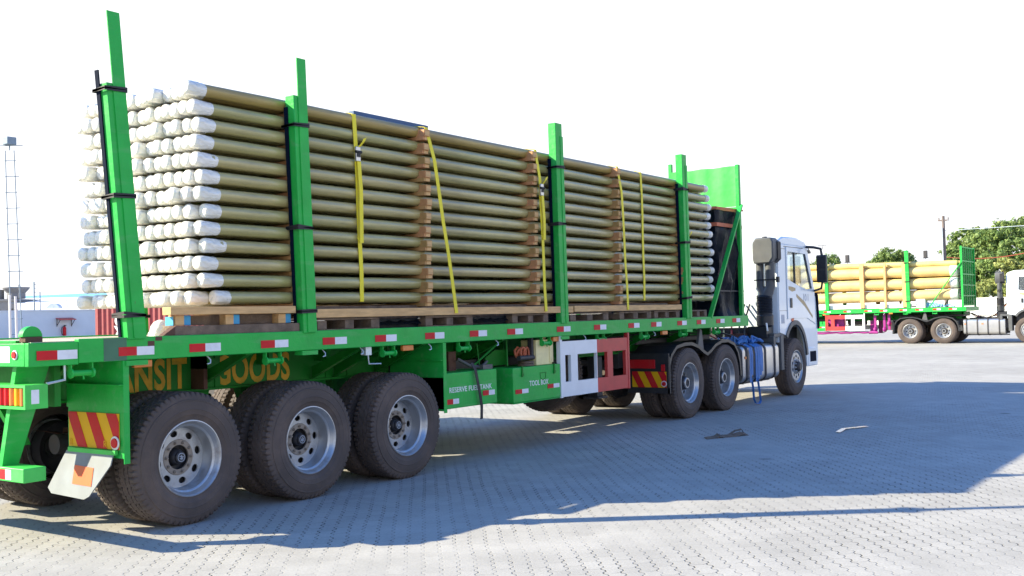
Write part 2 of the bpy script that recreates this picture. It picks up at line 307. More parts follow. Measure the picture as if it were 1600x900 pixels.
def text(s, size, m, parent, loc, rot=(R_(90), 0, 0), name='lettering', xs=1.0, fit=None, extrude=0.001, offset=0.0, space=1.0, align='LEFT', label=None):
    cu = bpy.data.curves.new('t', 'FONT'); cu.body = s; cu.size = size; cu.extrude = extrude; cu.offset = offset; cu.space_character = space; cu.align_x = align; cu.resolution_u = 4
    t = bpy.data.objects.new('t', cu); COL.objects.link(t)
    bpy.context.view_layer.update()
    me = bpy.data.meshes.new_from_object(t.evaluated_get(bpy.context.evaluated_depsgraph_get()))
    bpy.data.objects.remove(t)
    if fit: xs = fit/max(v.co.x for v in me.vertices)
    me.transform(Matrix.Diagonal((xs, 1, 1, 1))); me.transform(Matrix.Translation(loc) @ Matrix.Rotation(rot[2], 4, 'Z') @ Matrix.Rotation(rot[0], 4, 'X'))
    me.materials.clear(); me.materials.append(MT[m]); return link(name, me, parent, 0, label)

# ------------------------------------------------------------------ ground
g = MB(); g.add([(-600,-600,0),(900,-600,0),(900,900,0),(-600,900,0)], [(0,1,2,3)])
tag(g.build('ground', 'paving', smooth=0), None, None, kind='structure')

# ------------------------------------------------------------------ wheels (axis along y, outer face at y = 0, centre at origin)
def tyre_mesh():
    W = 0.30
    h = [(0.286, 0.035), (0.300, 0.022), (0.318, 0.018), (0.345, 0.008), (0.350, 0.0035), (0.385, -0.001), (0.388, -0.0035), (0.394, -0.0035), (0.397, -0.001), (0.425, 0.001), (0.455, 0.007), (0.458, 0.0045), (0.468, 0.006), (0.472, 0.014), (0.497, 0.019), (0.516, 0.027), (0.5265, 0.036), (0.529, 0.060), (0.5300, 0.085), (0.518, 0.0855), (0.518, 0.094), (0.5305, 0.0945), (0.531, 0.115), (0.531, 0.135), (0.519, 0.1355), (0.519, 0.1445), (0.531, 0.145)]
    prof = h + [(r, W-y) for r, y in reversed(h[:-3])]
    n = len(prof)
    def fn(k, i):
        r, y = prof[i]; e = min(y, W-y)
        if r > 0.49 and e < 0.084: return (-0.018 if e < 0.062 else 0) if (k % 4 == 3 and r > 0.51) else (-0.008 if k % 4 == 3 else 0)
        if r > 0.525: return -0.009 if (k+int(y*90)) % 6 == 0 else 0
        return 0
    return MB().lathe(prof, seg=256, fn=fn).mesh('tyre', 'tyre', 24)
def ell(cx, cz, rx, rz, n=14, a0=0.0): return [(cx+rx*math.cos(a)*math.cos(a0)-rz*math.sin(a)*math.sin(a0), cz+rx*math.cos(a)*math.sin(a0)+rz*math.sin(a)*math.cos(a0)) for a in [2*math.pi*i/n for i in range(n)]]
def circ(r, n=64): return [(r*math.cos(2*math.pi*i/n), r*math.sin(2*math.pi*i/n)) for i in range(n)]
def rim_mesh(deep=True, d=0.180, holes=8):
    m = MB()
    if deep: m.lathe([(0.300,0.030),(0.306,0.022),(0.304,0.014),(0.297,0.012),(0.290,0.018),(0.284,0.034),(0.276,0.048),(0.270,0.060),(0.262,0.064),(0.254,0.072),(0.249,0.10),(0.247,d-0.01),(0.243,d+0.002),(0.236,d+0.004)], seg=72)
    else: m.lathe([(0.300,0.030),(0.306,0.022),(0.304,0.014),(0.297,0.012),(0.290,0.018),(0.284,0.034),(0.272,0.050),(0.262,0.055),(0.258,0.062)], seg=72); d = 0.03
    R0 = 0.238 if deep else 0.260
    hs = [ell(0.192*math.cos(a), 0.192*math.sin(a), 0.026, 0.034, 16, a) for a in [2*math.pi*(i+0.5)/holes for i in range(holes)]]
    m.plate(circ(R0), hs+[circ(0.138, 48)][::1], XZ, d, d+0.014)
    return m.mesh('rim', 'rim', 30)
def hub_mesh(deep=True, d=0.180):
    m = MB()
    if deep:   # wide dark recess behind the bolt ring, hub standing in it, and drum behind the disc
        m.lathe([(0.112,d-0.002),(0.104,d+0.06),(0.075,d+0.065),(0.066,d+0.02),(0.056,d-0.010),(0.048,d-0.016),(0.046,d-0.034),(0.042,d-0.038),(0.001,d-0.040)], seg=32)
        m.lathe([(0.235,d+0.05),(0.236,d+0.20)], seg=32); m.lathe([(0.10,d+0.051),(0.235,d+0.05)], seg=32)
    else:
        m.lathe([(0.235,0.10),(0.10,0.08),(0.095,0.0),(0.088,-0.035),(0.075,-0.045),(0.070,-0.060),(0.001,-0.062)], seg=32); m.lathe([(0.235,0.10),(0.236,0.25)], seg=32)
    return m.mesh('wheel', 'hub', 35)
def nuts_into(m, d, n=10, r=0.119, ln=0.026, rr=0.0105):
    for i in range(n):
        a = 2*math.pi*(i+0.25)/n; x, z = r*math.cos(a), r*math.sin(a)
        m.cyl((x, d, z), (x, d-ln*0.6, z), rr*1.25, rr*1.25, 12); m.cyl((x, d-ln*0.6, z), (x, d-ln, z), rr, rr*0.8, 6)
    return m
def ring_mesh(d): return nuts_into(MB(), d-0.004).lathe([(0.098,d+0.01),(0.098,d-0.006),(0.139,d-0.006),(0.145,d+0.000),(0.145,d+0.013)], seg=48).mesh('bolt_ring', 'boltring', 30)
ME_TYRE = tyre_mesh(); ME_RIM = rim_mesh(); ME_HUB = hub_mesh(); ME_RING = ring_mesh(0.180)
ME_RIMF = rim_mesh(False, holes=10); ME_HUBF = hub_mesh(False)
ME_RINGF = nuts_into(MB(), 0.026, 10, 0.115, 0.045, 0.015).lathe([(0.088,0.022),(0.141,0.022),(0.147,0.028),(0.150,0.035)], seg=48).mesh('bolt_ring', 'rim', 30)
ME_DHUB = MB().lathe([(0.235,0.22),(0.110,0.20),(0.106,0.12),(0.098,0.085),(0.088,0.075),(0.070,0.074),(0.066,0.060),(0.040,0.058),(0.036,0.068),(0.001,0.069)], seg=32).lathe([(0.235,0.22),(0.236,0.33)], seg=32).mesh('wheel', 'hub', 35)
ME_DRING = MB().lathe([(0.060,0.057),(0.076,0.057),(0.082,0.066),(0.082,0.076)], seg=32).mesh('hub_cap', 'rim', 30)
BOX_CAP = MB().lathe([(0.001,0.138),(0.036,0.139),(0.042,0.1425)], seg=24).mesh('hub_cap', 'hub', 30)
CAP_MARK = MB().lathe([(0.030,0.137),(0.0305,0.136),(0.035,0.136),(0.0355,0.137)], seg=24).box(-0.020,0.020,0.1355,0.137,0.004,0.010).box(-0.004,0.002,0.1355,0.137,-0.022,0.020).box(0.006,0.012,0.1355,0.137,-0.016,0.010).box(-0.016,0.018,0.1355,0.137,-0.012,-0.007).mesh('emblem', 'greydecal', 30)
def wheel(parent, x, y, side=1, kind='deep', rot=None, outer=True):
    """side 1: outer face towards -y, side -1: towards +y"""
    root = link('wheel', ME_HUB if kind == 'deep' else ME_DHUB if kind == 'drive' else ME_HUBF, parent)
    root.location = (x, y, 0.527); root.rotation_euler = (0, random.uniform(0, 6.28) if rot is None else rot, 0 if side == 1 else math.pi)
    root.rotation_mode = 'XYZ'
    if side == -1: root.rotation_euler = (0, root.rotation_euler[1], math.pi)
    link('tyre', ME_TYRE, root); link('rim', ME_RIMF if kind == 'front' else ME_RIM, root)
    if outer:
        if kind == 'front': link('bolt_ring', ME_RINGF, root)
        else:
            link('bolt_ring', ME_RING, root)
            if kind == 'drive': link('hub_cap', ME_DRING, root)
            else: link('hub_cap', BOX_CAP, root); link('emblem', CAP_MARK, root)
    return root
def duals(parent, x, kind, rot=None):
    wheel(parent, x, 0.0, 1, kind, rot); wheel(parent, x, 0.335, 1, kind, outer=False)
    wheel(parent, x, 2.5, -1, kind); wheel(parent, x, 2.165, -1, kind, outer=False)

# ------------------------------------------------------------------ trailer
X0, X1 = -1.36, 11.28
REFL = [-1.15, -0.5, 0.14, 0.88, 1.61, 2.31, 3.06, 3.81, 4.51, 5.55, 6.43, 7.34, 8.0, 8.82, 9.48, 10.19, 10.82]
def reflector(parent, x, z, y=-0.003, w=0.155, h=0.066, nm='reflector'):
    r = MB().box(x-w, x, y-0.003, y, z-h/2, z+h/2).build(nm, 'refl_red', parent, smooth=0)
    MB().box(x, x+w, y-0.0032, y, z-h/2, z+h/2).build('white_half', 'refl_white', r, smooth=0)
def chevron(parent, X, ya, yb, za, zb, label=None):
    """striped board facing backwards (-x); yb is the side nearer the camera"""
    b = MB().box(X, X+0.006, yb, ya, za, zb).build('warning_board', 'yellow', parent, smooth=0, label=label)
    m = MB(); W = ya-yb; H = zb-za; sl = 0.52*H; pitch = W/2.55; sw = pitch*0.5
    for k in range(-2, 4):
        a = k*pitch - 0.02        # distance from the far edge (left in the picture) at the top
        poly = [(a, H), (a+sw, H), (a+sw+sl, 0), (a+sl, 0)]
        def clip(P, f, inside):
            o = []
            for i in range(len(P)):
                p, q = P[i], P[(i+1) % len(P)]
                if inside(p): o.append(p)
                if inside(p) != inside(q): o.append(f(p, q))
            return o
        def ix(c): return lambda p, q: (c, p[1]+(q[1]-p[1])*(c-p[0])/(q[0]-p[0]))
        poly = clip(poly, ix(0.0), lambda p: p[0] >= 0)
        if poly: poly = clip(poly, ix(W), lambda p: p[0] <= W)
        if len(poly) > 2: m.prism([(ya-p[0], za+p[1]) for p in poly], YZ, X-0.003, X-0.0005)
    m.build('red_stripes', 'refl_red', b, smooth=0)
    return b
def round_reflector(parent, X, y, z, r=0.05):
    a = MB().cyl((X-0.006, y, z), (X, y, z), r, r, 24).build('round_reflector', 'refl_white', parent)
    MB().cyl((X-0.016, y, z), (X-0.004, y, z), r*0.68, r*0.72, 24).build('red_lens', 'refl_red', a)

def make_trailer(root, far=False):
    G, GD = 'green', 'green_dark'
    chassis = 'purple' if far else GD
    # deck and side rails
    m = MB()
    m.box(X0+0.05, X1-0.02, 0.055, 2.445, 1.475, 1.497); m.build('deck_floor', 'deck', root, smooth=0)
    m = MB(); m.box(-0.98, X1, -0.004, 0.055, 1.335, 1.51).box(-0.98, X1, 0.055, 0.115, 1.335, 1.35)
    m.build('side_rail', G, root, bevel=0.006)
    MB().box(X0, -0.98, 0.0, 0.055, 1.325, 1.492).build('rail_end', G, root, bevel=0.006)
    MB().box(X0, X1, 2.445, 2.504, 1.335, 1.51).build('side_rail', G, root, bevel=0.006)
    MB().box(-0.78, -0.585, -0.0055, 0.02, 1.337, 1.508).build('paint_patch', 'patch', root, smooth=0, label='grey primer patch on the green rail')
    MB().box(X0, X0+0.05, 0.055, 2.445, 1.325, 1.492).build('rear_beam', G, root, bevel=0.006)
    MB().box(X1, X1+0.06, 0.0, 2.5, 1.335, 1.51).build('front_beam', G, root, bevel=0.006)
    for (a, b_, c, d) in [(0.42, 0.52, -0.009, 1.49), (3.4, 3.5, 0, 0)][:1]:
        MB().box(-0.40, -0.34, -0.0065, 0.01, 1.435, 1.475).box(-0.33, -0.27, -0.0065, 0.01, 1.475, 1.508).build('rust_patch', 'rust', root, smooth=0)
    for x in REFL:
        far and x == -1.15
        reflector(root, x, 1.405+0.003*x, -0.0055)
    MB().box(X0-0.003, X0, 0.24, 1.05, 1.355, 1.47).build('rear_plate', 'refl_white', root, smooth=0, label='white reflective plate on the rear beam')
    round_reflector(root, X0-0.001, 0.17, 1.41, 0.034)
    # little domed post head and socket bracket at the rear corner
    m = MB(); m.prism([(-1.27+0.075*math.cos(a), 1.535+0.075*math.sin(a)) for a in [math.pi*i/12 for i in range(13)]], XZ, 0.10, 0.16)
    m.build('corner_hook', G, root, bevel=0.004); MB().box(-1.33, -1.20, 0.09, 0.17, 1.497, 1.535).build('hook_block', 'rust', root, bevel=0.004)
    MB().box(-1.34, -1.28, 0.2, 0.9, 1.497, 1.51).build('deck_strip', G, root, smooth=0)
    # main beams, cross members, braces
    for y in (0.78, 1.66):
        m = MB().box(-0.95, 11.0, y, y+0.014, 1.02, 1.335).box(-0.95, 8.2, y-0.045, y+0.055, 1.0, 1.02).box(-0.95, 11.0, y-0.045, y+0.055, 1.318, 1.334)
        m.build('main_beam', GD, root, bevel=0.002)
    x = -0.9
    for k in range(17):
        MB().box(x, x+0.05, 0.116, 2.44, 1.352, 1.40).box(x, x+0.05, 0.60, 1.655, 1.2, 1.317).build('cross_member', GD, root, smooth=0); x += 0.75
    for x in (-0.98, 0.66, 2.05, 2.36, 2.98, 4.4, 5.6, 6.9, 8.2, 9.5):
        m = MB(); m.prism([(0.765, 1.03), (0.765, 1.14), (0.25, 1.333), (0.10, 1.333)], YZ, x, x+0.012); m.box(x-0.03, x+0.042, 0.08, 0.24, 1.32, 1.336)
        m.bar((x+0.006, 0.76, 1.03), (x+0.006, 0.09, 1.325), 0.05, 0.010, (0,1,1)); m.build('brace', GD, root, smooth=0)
        MB().box(x+0.2, x+0.26, 0.77, 0.779, 1.02, 1.318).build('web_stiffener', GD, root, smooth=0)
    if not far:
        text('TRANSIT', 0.36, 'letter', root, (-0.47, 0.777, 1.045), fit=1.03, offset=0.011, space=1.05, name='lettering', label='TRANSIT in ochre hand painted capitals')
        text('GOODS', 0.36, 'letter', root, (0.87, 0.777, 1.045), fit=0.90, offset=0.011, space=1.05, name='lettering', label='GOODS in ochre hand painted capitals')
        MB().box(0.60, 0.64, 0.60, 0.775, 1.02, 1.31).build('rusty_stiffener', 'rust', root, smooth=0)
        MB().prism(ell(0.70, 1.20, 0.07, 0.10, 24), XZ, 0.62, 0.70).build('air_tank_end', GD, root)
    # amber side markers
    for x in (-0.43, 2.66, 5.42, 8.3):
        MB().box(x-0.08, x+0.08, 0.01, 0.05, 1.275, 1.33).build('side_marker', 'amber', root, bevel=0.006)
    # strap winches under the rail
    for x in (-0.94, 0.89, 2.38, 3.59, 5.2, 6.5, 7.7, 8.91, 10.1):
        r = MB().cyl((x-0.085, 0.03, 1.262), (x+0.085, 0.03, 1.262), 0.022, 0.022, 16)
        m = r
        for s in (-1, 1):
            m.cyl((x+s*0.085-0.008, 0.03, 1.262), (x+s*0.085+0.008, 0.03, 1.262), 0.036, 0.036, 12)
            m.box(x+s*0.085-0.005, x+s*0.085+0.005, 0.02, 0.06, 1.27, 1.336)
        m.cyl((x+0.01, 0.028, 1.262), (x+0.012, 0.022, 1.215), 0.006, 0.006, 8); m.build('strap_winch', G, root)
    for x in (1.50, 0.20, 2.0, 3.02, 4.2, 6.1, 8.0):
        MB().tube([(x, 0.05, 1.336), (x+0.02, 0.03, 1.30), (x+0.01, 0.02, 1.275), (x-0.02, 0.02, 1.27)], 0.006, 6).build('rope_hook', 'galv', root)
    MB().box(2.07, 2.15, 0.04, 0.10, 1.255, 1.336).tube([(2.11, 0.05, 1.26), (2.115, 0.045, 1.17), (2.28, 0.04, 1.165)], 0.007, 6).build('lock_handle', 'galv', root)
    MB().tube([(-1.06, 0.05, 1.33), (-1.06, 0.05, 1.22), (-1.20, 0.05, 1.20)], 0.010, 6).build('lock_handle', 'galv', root)
    # rear mud plate with warning board, and the flap below
    for (xa, board) in ((-0.62, True), (3.19, False)):
        m = MB().box(xa, xa+0.01, 0.0, 0.74, 0.97 if board else 0.64, 1.334).box(xa, xa+0.05, -0.006, 0.0, 0.56 if board else 0.60, 1.334)
        if not board: m.box(xa, xa+0.01, 0.0, 0.30, 0.62, 0.97)
        else: m.box(xa, xa+0.012, 0.0, 0.72, 0.60, 0.97)
        m.build('mud_plate', G, root, smooth=0)
        MB().box(xa-0.035, xa, 0.0, 0.72, 1.150, 1.156).build('plate_rib', G, root, smooth=0)
    b = chevron(root, -0.628, 0.70, 0.045, 0.665, 0.935, 'red and yellow striped warning board')
    for y in (0.69, 0.24): text('R', 0.075, 'yellow', b, (-0.6325, y, 0.675), rot=(R_(90), 0, R_(-90)), name='letter')
    round_reflector(root, -0.634, 0.085, 0.715, 0.052)
    MB().box(-0.655, -0.628, 0.06, 0.68, 0.625, 0.66).build('flap_clamp', 'green_light', root, bevel=0.002)
    fl = [(0.70, 0.635), (0.09, 0.635), (0.10, 0.55), (0.30, 0.31), (0.36, 0.285), (0.80, 0.30), (0.86, 0.34), (0.72, 0.60)]
    o = MB().prism(fl, lambda a, b_, t: (t-0.22*(0.64-b_), a, b_), -0.650, -0.640).build('mud_flap', 'flap', root, smooth=0)
    MB().prism([(0.55, 0.53), (0.30, 0.52), (0.29, 0.385), (0.54, 0.39)], lambda a, b_, t: (t-0.22*(0.64-b_), a, b_), -0.654, -0.6505).build('orange_square', 'orange', o, smooth=0)
    # far side mud plate
    MB().box(-0.62, -0.61, 1.78, 2.5, 0.60, 1.334).build('mud_plate', G, root, smooth=0)
    o = MB().prism([(1.80, 0.60), (2.42, 0.60), (2.46, 0.30), (1.80, 0.30)], lambda a, b_, t: (t-0.22*(0.64-b_), a, b_), -0.650, -0.640).build('mud_flap', 'flap', root, smooth=0)
    chevron(root, -0.628, 2.46, 1.80, 0.665, 0.935)
    # lamp box and rear bumper bar
    for y0, y1 in ((0.035, 0.62), (1.88, 2.465)):
        o = MB().plate([(y0, 1.03), (y1, 1.03), (y1, 1.20), (y0, 1.20)], [[(y0+0.02, 1.05), (y1-0.02, 1.05), (y1-0.02, 1.18), (y0+0.02, 1.18)]], YZ, X0-0.01, X0+0.16).build('lamp_box', 'green_light', root, smooth=0)
        MB().box(X0+0.02, X0+0.03, y0+0.02, y1-0.02, 1.05, 1.18).build('lamp_back', 'rubber', o, smooth=0)
        cols = ['amber', 'yellow', 'amber', 'refl_red', 'refl_red', 'refl_red', 'green_light', 'refl_white']
        for i, cc in enumerate(cols):
            ya = y0+0.025+i*0.068
            m = MB().tube([(X0+0.012, ya+0.03, 1.055), (X0+0.012, ya+0.03, 1.175)], 0.026, 10); m.build('tail_lamp', cc, o)
        MB().box(X0+0.03, X0+0.10, y0-0.001, y0+0.02, 1.06, 1.17).build('side_lamp', 'refl_white', o, bevel=0.008)
    o = MB().box(X0, X0+0.17, 0.085, 2.415, 0.515, 0.615).build('bumper_bar', 'green_light', root, bevel=0.006)
    for k in range(4): MB().box(X0-0.003, X0, 0.32+k*0.55, 0.55+k*0.55, 0.53, 0.60).build('bumper_reflector', 'refl_red' if k % 2 == 0 else 'refl_white', o, smooth=0)
    MB().box(X0-0.003, X0, 0.24, 0.315, 0.53, 0.60).build('bumper_reflector', 'refl_white', o, smooth=0)
    for y in (0.40, 2.02):
        MB().hexa([(X0+0.02, y, 0.60), (X0+0.14, y, 0.60), (X0+0.14, y+0.05, 0.60), (X0+0.02, y+0.05, 0.60), (X0+0.05, y-0.16, 1.33), (X0+0.30, y-0.16, 1.33), (X0+0.30, y-0.11, 1.33), (X0+0.05, y-0.11, 1.33)]).build('bumper_hanger', G, root, smooth=0)
    MB().box(-1.05, -1.0, 0.2, 2.3, 1.02, 1.334).box(-1.1, -0.95, 0.60, 1.9, 1.00, 1.02).build('tail_frame', GD, root, smooth=0)
    MB().hexa([(-0.98, 0.78, 0.70), (-0.90, 0.78, 0.70), (-0.90, 0.83, 0.70), (-0.98, 0.83, 0.70), (-1.10, 0.90, 1.03), (-0.95, 0.90, 1.03), (-0.95, 0.96, 1.03), (-1.10, 0.96, 1.03)]).build('spring_hanger', GD, root, smooth=0)
    # axles, springs, brakes
    for xx in (0.0, 1.317, 2.634):
        MB().cyl((xx, 0.3, 0.527), (xx, 2.2, 0.527), 0.075, 0.075, 16).build('axle', chassis if far else 'darkmetal', root)
        for y in (0.86, 1.64):
            m = MB()
            for q in range(5):
                hw = 0.55-0.09*q; m.add([(xx-hw, y-0.04, 0.70-q*0.014+0.05), (xx, y-0.04, 0.66-q*0.014), (xx+hw, y-0.04, 0.70-q*0.014+0.05), (xx-hw, y+0.04, 0.70-q*0.014+0.05), (xx, y+0.04, 0.66-q*0.014), (xx+hw, y+0.04, 0.75-q*0.014)], [(0,1,4,3), (1,2,5,4)])
            m.box(xx-0.07, xx+0.07, y-0.05, y+0.05, 0.58, 0.71); m.build('leaf_spring', 'rust', root, smooth=0)
            MB().hexa([(xx+0.60, y-0.04, 0.66), (xx+0.72, y-0.04, 0.66), (xx+0.72, y+0.04, 0.66), (xx+0.60, y+0.04, 0.66), (xx+0.50, y-0.06, 1.0), (xx+0.82, y-0.06, 1.0), (xx+0.82, y+0.06, 1.0), (xx+0.50, y+0.06, 1.0)]).build('spring_hanger', chassis, root, smooth=0)
        for y in (1.05, 1.45): MB().cyl((xx-0.30, y, 0.60), (xx-0.12, y, 0.60), 0.085, 0.085, 16).build('brake_chamber', 'darkmetal', root)
        duals(root, xx, 'deep', rot={0: 0.2, 1.317: 1.1, 2.634: 2.0}[xx])
    # reserve tank and tool box
    o = MB().box(3.245, 4.18, 0.03, 0.50, 0.63, 1.01).build('reserve_tank', G, root, bevel=0.008)
    if not far:
        t = text('RESERVE FUEL TANK', 0.078, 'letterwhite', o, (3.32, 0.0285, 0.80), fit=0.76, offset=0.0008, space=1.05)
    reflector(o, 3.38, 0.705, 0.0285, 0.10, 0.055); reflector(o, 4.02, 0.755, 0.0285, 0.11, 0.055)
    o = MB().box(4.45, 5.45, -0.002, 0.50, 0.60, 1.00).box(4.46, 5.44, -0.002, 0.49, 0.585, 0.597).build('tool_box', G, root, bevel=0.006)
    if not far:
        text('TOOL BOX', 0.085, 'letterwhite', o, (4.78, -0.0035, 0.775), fit=0.40, offset=0.0008, space=1.05)
        MB().plate([(5.00, 0.92), (5.14, 0.92), (5.13, 0.85), (5.07, 0.82), (5.01, 0.85)], [[(5.015, 0.91), (5.125, 0.91), (5.118, 0.857), (5.07, 0.833), (5.022, 0.857)]], XZ, -0.0045, -0.002).build('shield_mark', 'green_dark', o, smooth=0)
    for x in (4.62, 5.30): MB().box(x, x+0.022, -0.014, -0.002, 0.89, 1.01).box(x-0.008, x+0.03, -0.02, -0.014, 0.90, 0.93).build('latch', GD, o)
    reflector(o, 4.62, 0.725, -0.0035, 0.13, 0.05); reflector(o, 5.29, 0.745, -0.0035, 0.13, 0.05)
    # clutter above them
    MB().box(3.66, 3.79, 0.30, 0.34, 0.98, 1.22).build('bracket_plate', 'rust', root, smooth=0)
    MB().tube([(3.75, 0.25, 1.14), (3.9, 0.2, 1.06), (4.05, 0.15, 1.03), (4.2, 0.18, 1.09)], 0.018, 8).box(4.02, 4.2, 0.1, 0.2, 1.01, 1.06).build('brake_valve', 'greyplastic', root)
    MB().tube([(3.95, 0.2, 1.04), (4.2, 0.15, 1.2), (4.42, 0.12, 1.33)], 0.012, 6).tube([(4.02, 0.18, 1.30), (4.05, 0.17, 1.03)], 0.008, 6).tube([(4.55, 0.15, 1.33), (4.53, 0.13, 1.02)], 0.010, 6).build('support_rod', GD, root)
    MB().plate([(4.42, 1.02), (4.85, 1.02), (4.85, 1.20), (4.60, 1.20), (4.42, 1.12)], [], XZ, 0.36, 0.375).build('side_plate', GD, root, smooth=0)
    MB().cyl((4.72, 0.10, 1.10), (5.02, 0.10, 1.10), 0.030, 0.030, 14).box(4.98, 5.02, 0.09, 0.15, 1.10, 1.34).build('clamp_screw', 'darkmetal', root)
    MB().cyl((6.2, 0.9, 0.95), (7.0, 0.9, 0.95), 0.14, 0.14, 20).build('air_tank', 'darkmetal', root)
    for y in (0.55, 1.8): MB().box(7.25, 7.40, y, y+0.15, 0.45, 1.0).box(7.2, 7.45, y-0.05, y+0.2, 0.42, 0.45).build('landing_leg', 'purple' if far else 'darkmetal', root, bevel=0.005)
    MB().box(8.5, 11.1, 0.6, 1.9, 1.12, 1.2).cyl((10.0, 1.25, 1.0), (10.0, 1.25, 1.15), 0.05).build('coupler_plate', 'darkmetal', root, bevel=0.01)
    for z, x_ in ((1.24, 5.9), (1.20, 6.0), (1.28, 5.8)): MB().tube([(x_, 0.35, z), (7.0, 0.4, z-0.03), (8.3, 0.5, z), (10.6, 0.6, z)], 0.010, 6).build('air_line', 'rubber', root)
    # the far side carries boxes and a guard of its own
    MB().box(3.245, 5.45, 2.0, 2.47, 0.60, 1.01).build('tool_box', G, root, bevel=0.008)
    MB().box(7.35, 8.2, 1.9, 2.47, 0.55, 1.1).box(5.55, 7.2, 2.455, 2.495, 0.59, 0.78).box(5.55, 7.2, 2.455, 2.495, 1.09, 1.27).build('side_guard', 'white', root, smooth=0)
    MB().box(3.2, 5.46, 0.50, 0.78, 0.93, 1.10).build('dark_gap_filler', 'darkmetal', root, smooth=0)  # dark block added to close a gap where bright ground showed through
    # side guard frame, white half and red half
    z0, z1 = (0.59, 1.27)
    def guard(xa, xb, m_, holes, lab, parent=root):
        return MB().plate([(xa, z0), (xb, z0), (xb, z1), (xa, z1)], holes, XZ, -0.004, 0.04).build('side_guard', m_, parent, smooth=0, label=lab)
    wl, rd = ('red', 'white') if far else ('white', 'red')
    guard(5.50, 6.34, wl, [[(5.57, 0.77), (5.70, 0.77), (5.70, 1.10), (5.57, 1.10)], [(5.86, 0.77), (6.33, 0.77), (6.33, 1.10), (5.86, 1.10)]], wl+' half of the side guard frame')
    guard(6.34, 7.15, rd, [[(6.345, 0.77), (6.60, 0.77), (6.60, 1.10), (6.345, 1.10)], [(6.74, 0.77), (7.09, 0.77), (7.09, 1.10), (6.74, 1.10)]], rd+' half of the side guard frame')
    MB().box(7.15, 7.19, -0.010, 0.05, 0.58, 1.335).build('guard_post', rd, root, bevel=0.003)
    MB().box(5.455, 5.50, -0.010, 0.05, 0.58, 1.335).build('guard_post', wl, root, bevel=0.003)
    if far:
        m = MB(); rnd = random.Random(6)
        m.tube([(4.5+k*0.2, 0.13, 0.50+rnd.uniform(-0.02, 0.015)) for k in range(17)], [0.05+rnd.uniform(-0.015, 0.015) for k in range(17)], 8); m.build('lower_rail', 'purple', root)
        MB().box(5.5, 6.2, 0.25, 0.6, 0.62, 1.2).build('valve_box', 'purple', root, bevel=0.03)
        for x in (7.55, 7.95, 8.15): MB().lathe([(0.001, -0.1), (0.10, -0.06), (0.13, 0), (0.10, 0.06), (0.001, 0.1)], (x, 0.3, 0.62+0.25*(x > 8)), 10, 'x').box(x-0.05, x+0.05, 0.25, 0.35, 0.6, 1.3).build('air_bag', 'purple', root)
    # stakes, each lashed to a back bar with rubber ties
    for (xs, lean, full) in ((-0.505, 0.20, False), (1.285, 0.08, False), (5.56, 0.03, True), (9.05, 0.03, True)):
        for side in (0, 1):
            y0 = -0.02 if side == 0 else 2.42
            hw = 0.075
            def sec(z, a, b_, c, d): q = lean*(z-1.5)/2.5; return [(xs+a-q, y0+c, z), (xs+b_-q, y0+c, z), (xs+b_-q, y0+d, z), (xs+a-q, y0+d, z)]
            zt = 3.96 if full else 3.42 if xs < 0 else 3.62
            s = MB().hexa(sec(1.49, -hw, hw, 0.0, 0.11)+sec(zt if side == 0 else 3.2, -hw, hw, 0.0, 0.11)).build('stake', G, root, bevel=0.006)
            if side == 0 and not full:
                MB().hexa(sec(1.50, -0.028, hw+0.004, -0.010, 0.0)+sec(3.96, -0.028, hw+0.004, -0.010, 0.0)).build('stake_extension', G, s, smooth=0)
            if side == 0 and full:
                MB().hexa(sec(1.50, 0.02, hw+0.004, -0.008, 0.0)+sec(3.80, 0.02, hw+0.004, -0.008, 0.0)).build('stake_extension', G, s, smooth=0)
            if side == 0: MB().hexa(sec(1.5, -hw-0.014, -hw-0.004, 0.075, 0.105)+sec(3.52, -hw-0.014, -hw-0.004, 0.075, 0.120)).build('back_bar', 'bluepaint', s, smooth=0)
            for z in ((3.37, 2.57, 1.67) if xs < 0 else (3.35, 2.43, 1.68) if xs < 3 else (3.41, 2.71) if xs < 7 else (3.43, 2.63, 1.80)):
                q = lean*(z-1.5)/2.5; m = MB()
                for dz, tl in ((0, 0.008+0.006*math.sin(z*7)), (0.014, -0.010*math.sin(z*5+xs))):
                    a, b_, c, d = xs-hw-0.03-q, xs+hw+0.01-q, y0-0.018, y0+0.14
                    P = [(a, d, z-tl), (a, c, z-tl+dz), (b_, c, z+tl+dz), (b_, d, z+tl)]
                    m.ribbon(P+[P[0]], (0, 0, 1), 0.022, 0.005)
                m.build('rubber_tie', 'rubber', s, smooth=0)
            MB().box(xs-hw-0.02, xs+hw+0.02, y0-0.0, y0+0.10, 1.295, 1.333).build('stake_socket', G, root, smooth=0)
    # headboard
    y0, y1 = 0.03, 2.47
    for y in (y0, y1-0.06): MB().box(11.17, 11.25, y, y+0.06, 1.49, 4.04).build('headboard_post', G, root, bevel=0.004)
    MB().bar((9.86, 0.02, 1.49), (11.21, 0.02, 3.36), 0.035, 0.07, (0, 1, 0)).build('headboard_brace', G, root, bevel=0.003)
    MB().bar((9.86, 2.48, 1.49), (11.21, 2.48, 3.36), 0.035, 0.07, (0, 1, 0)).build('headboard_brace', G, root, bevel=0.003)
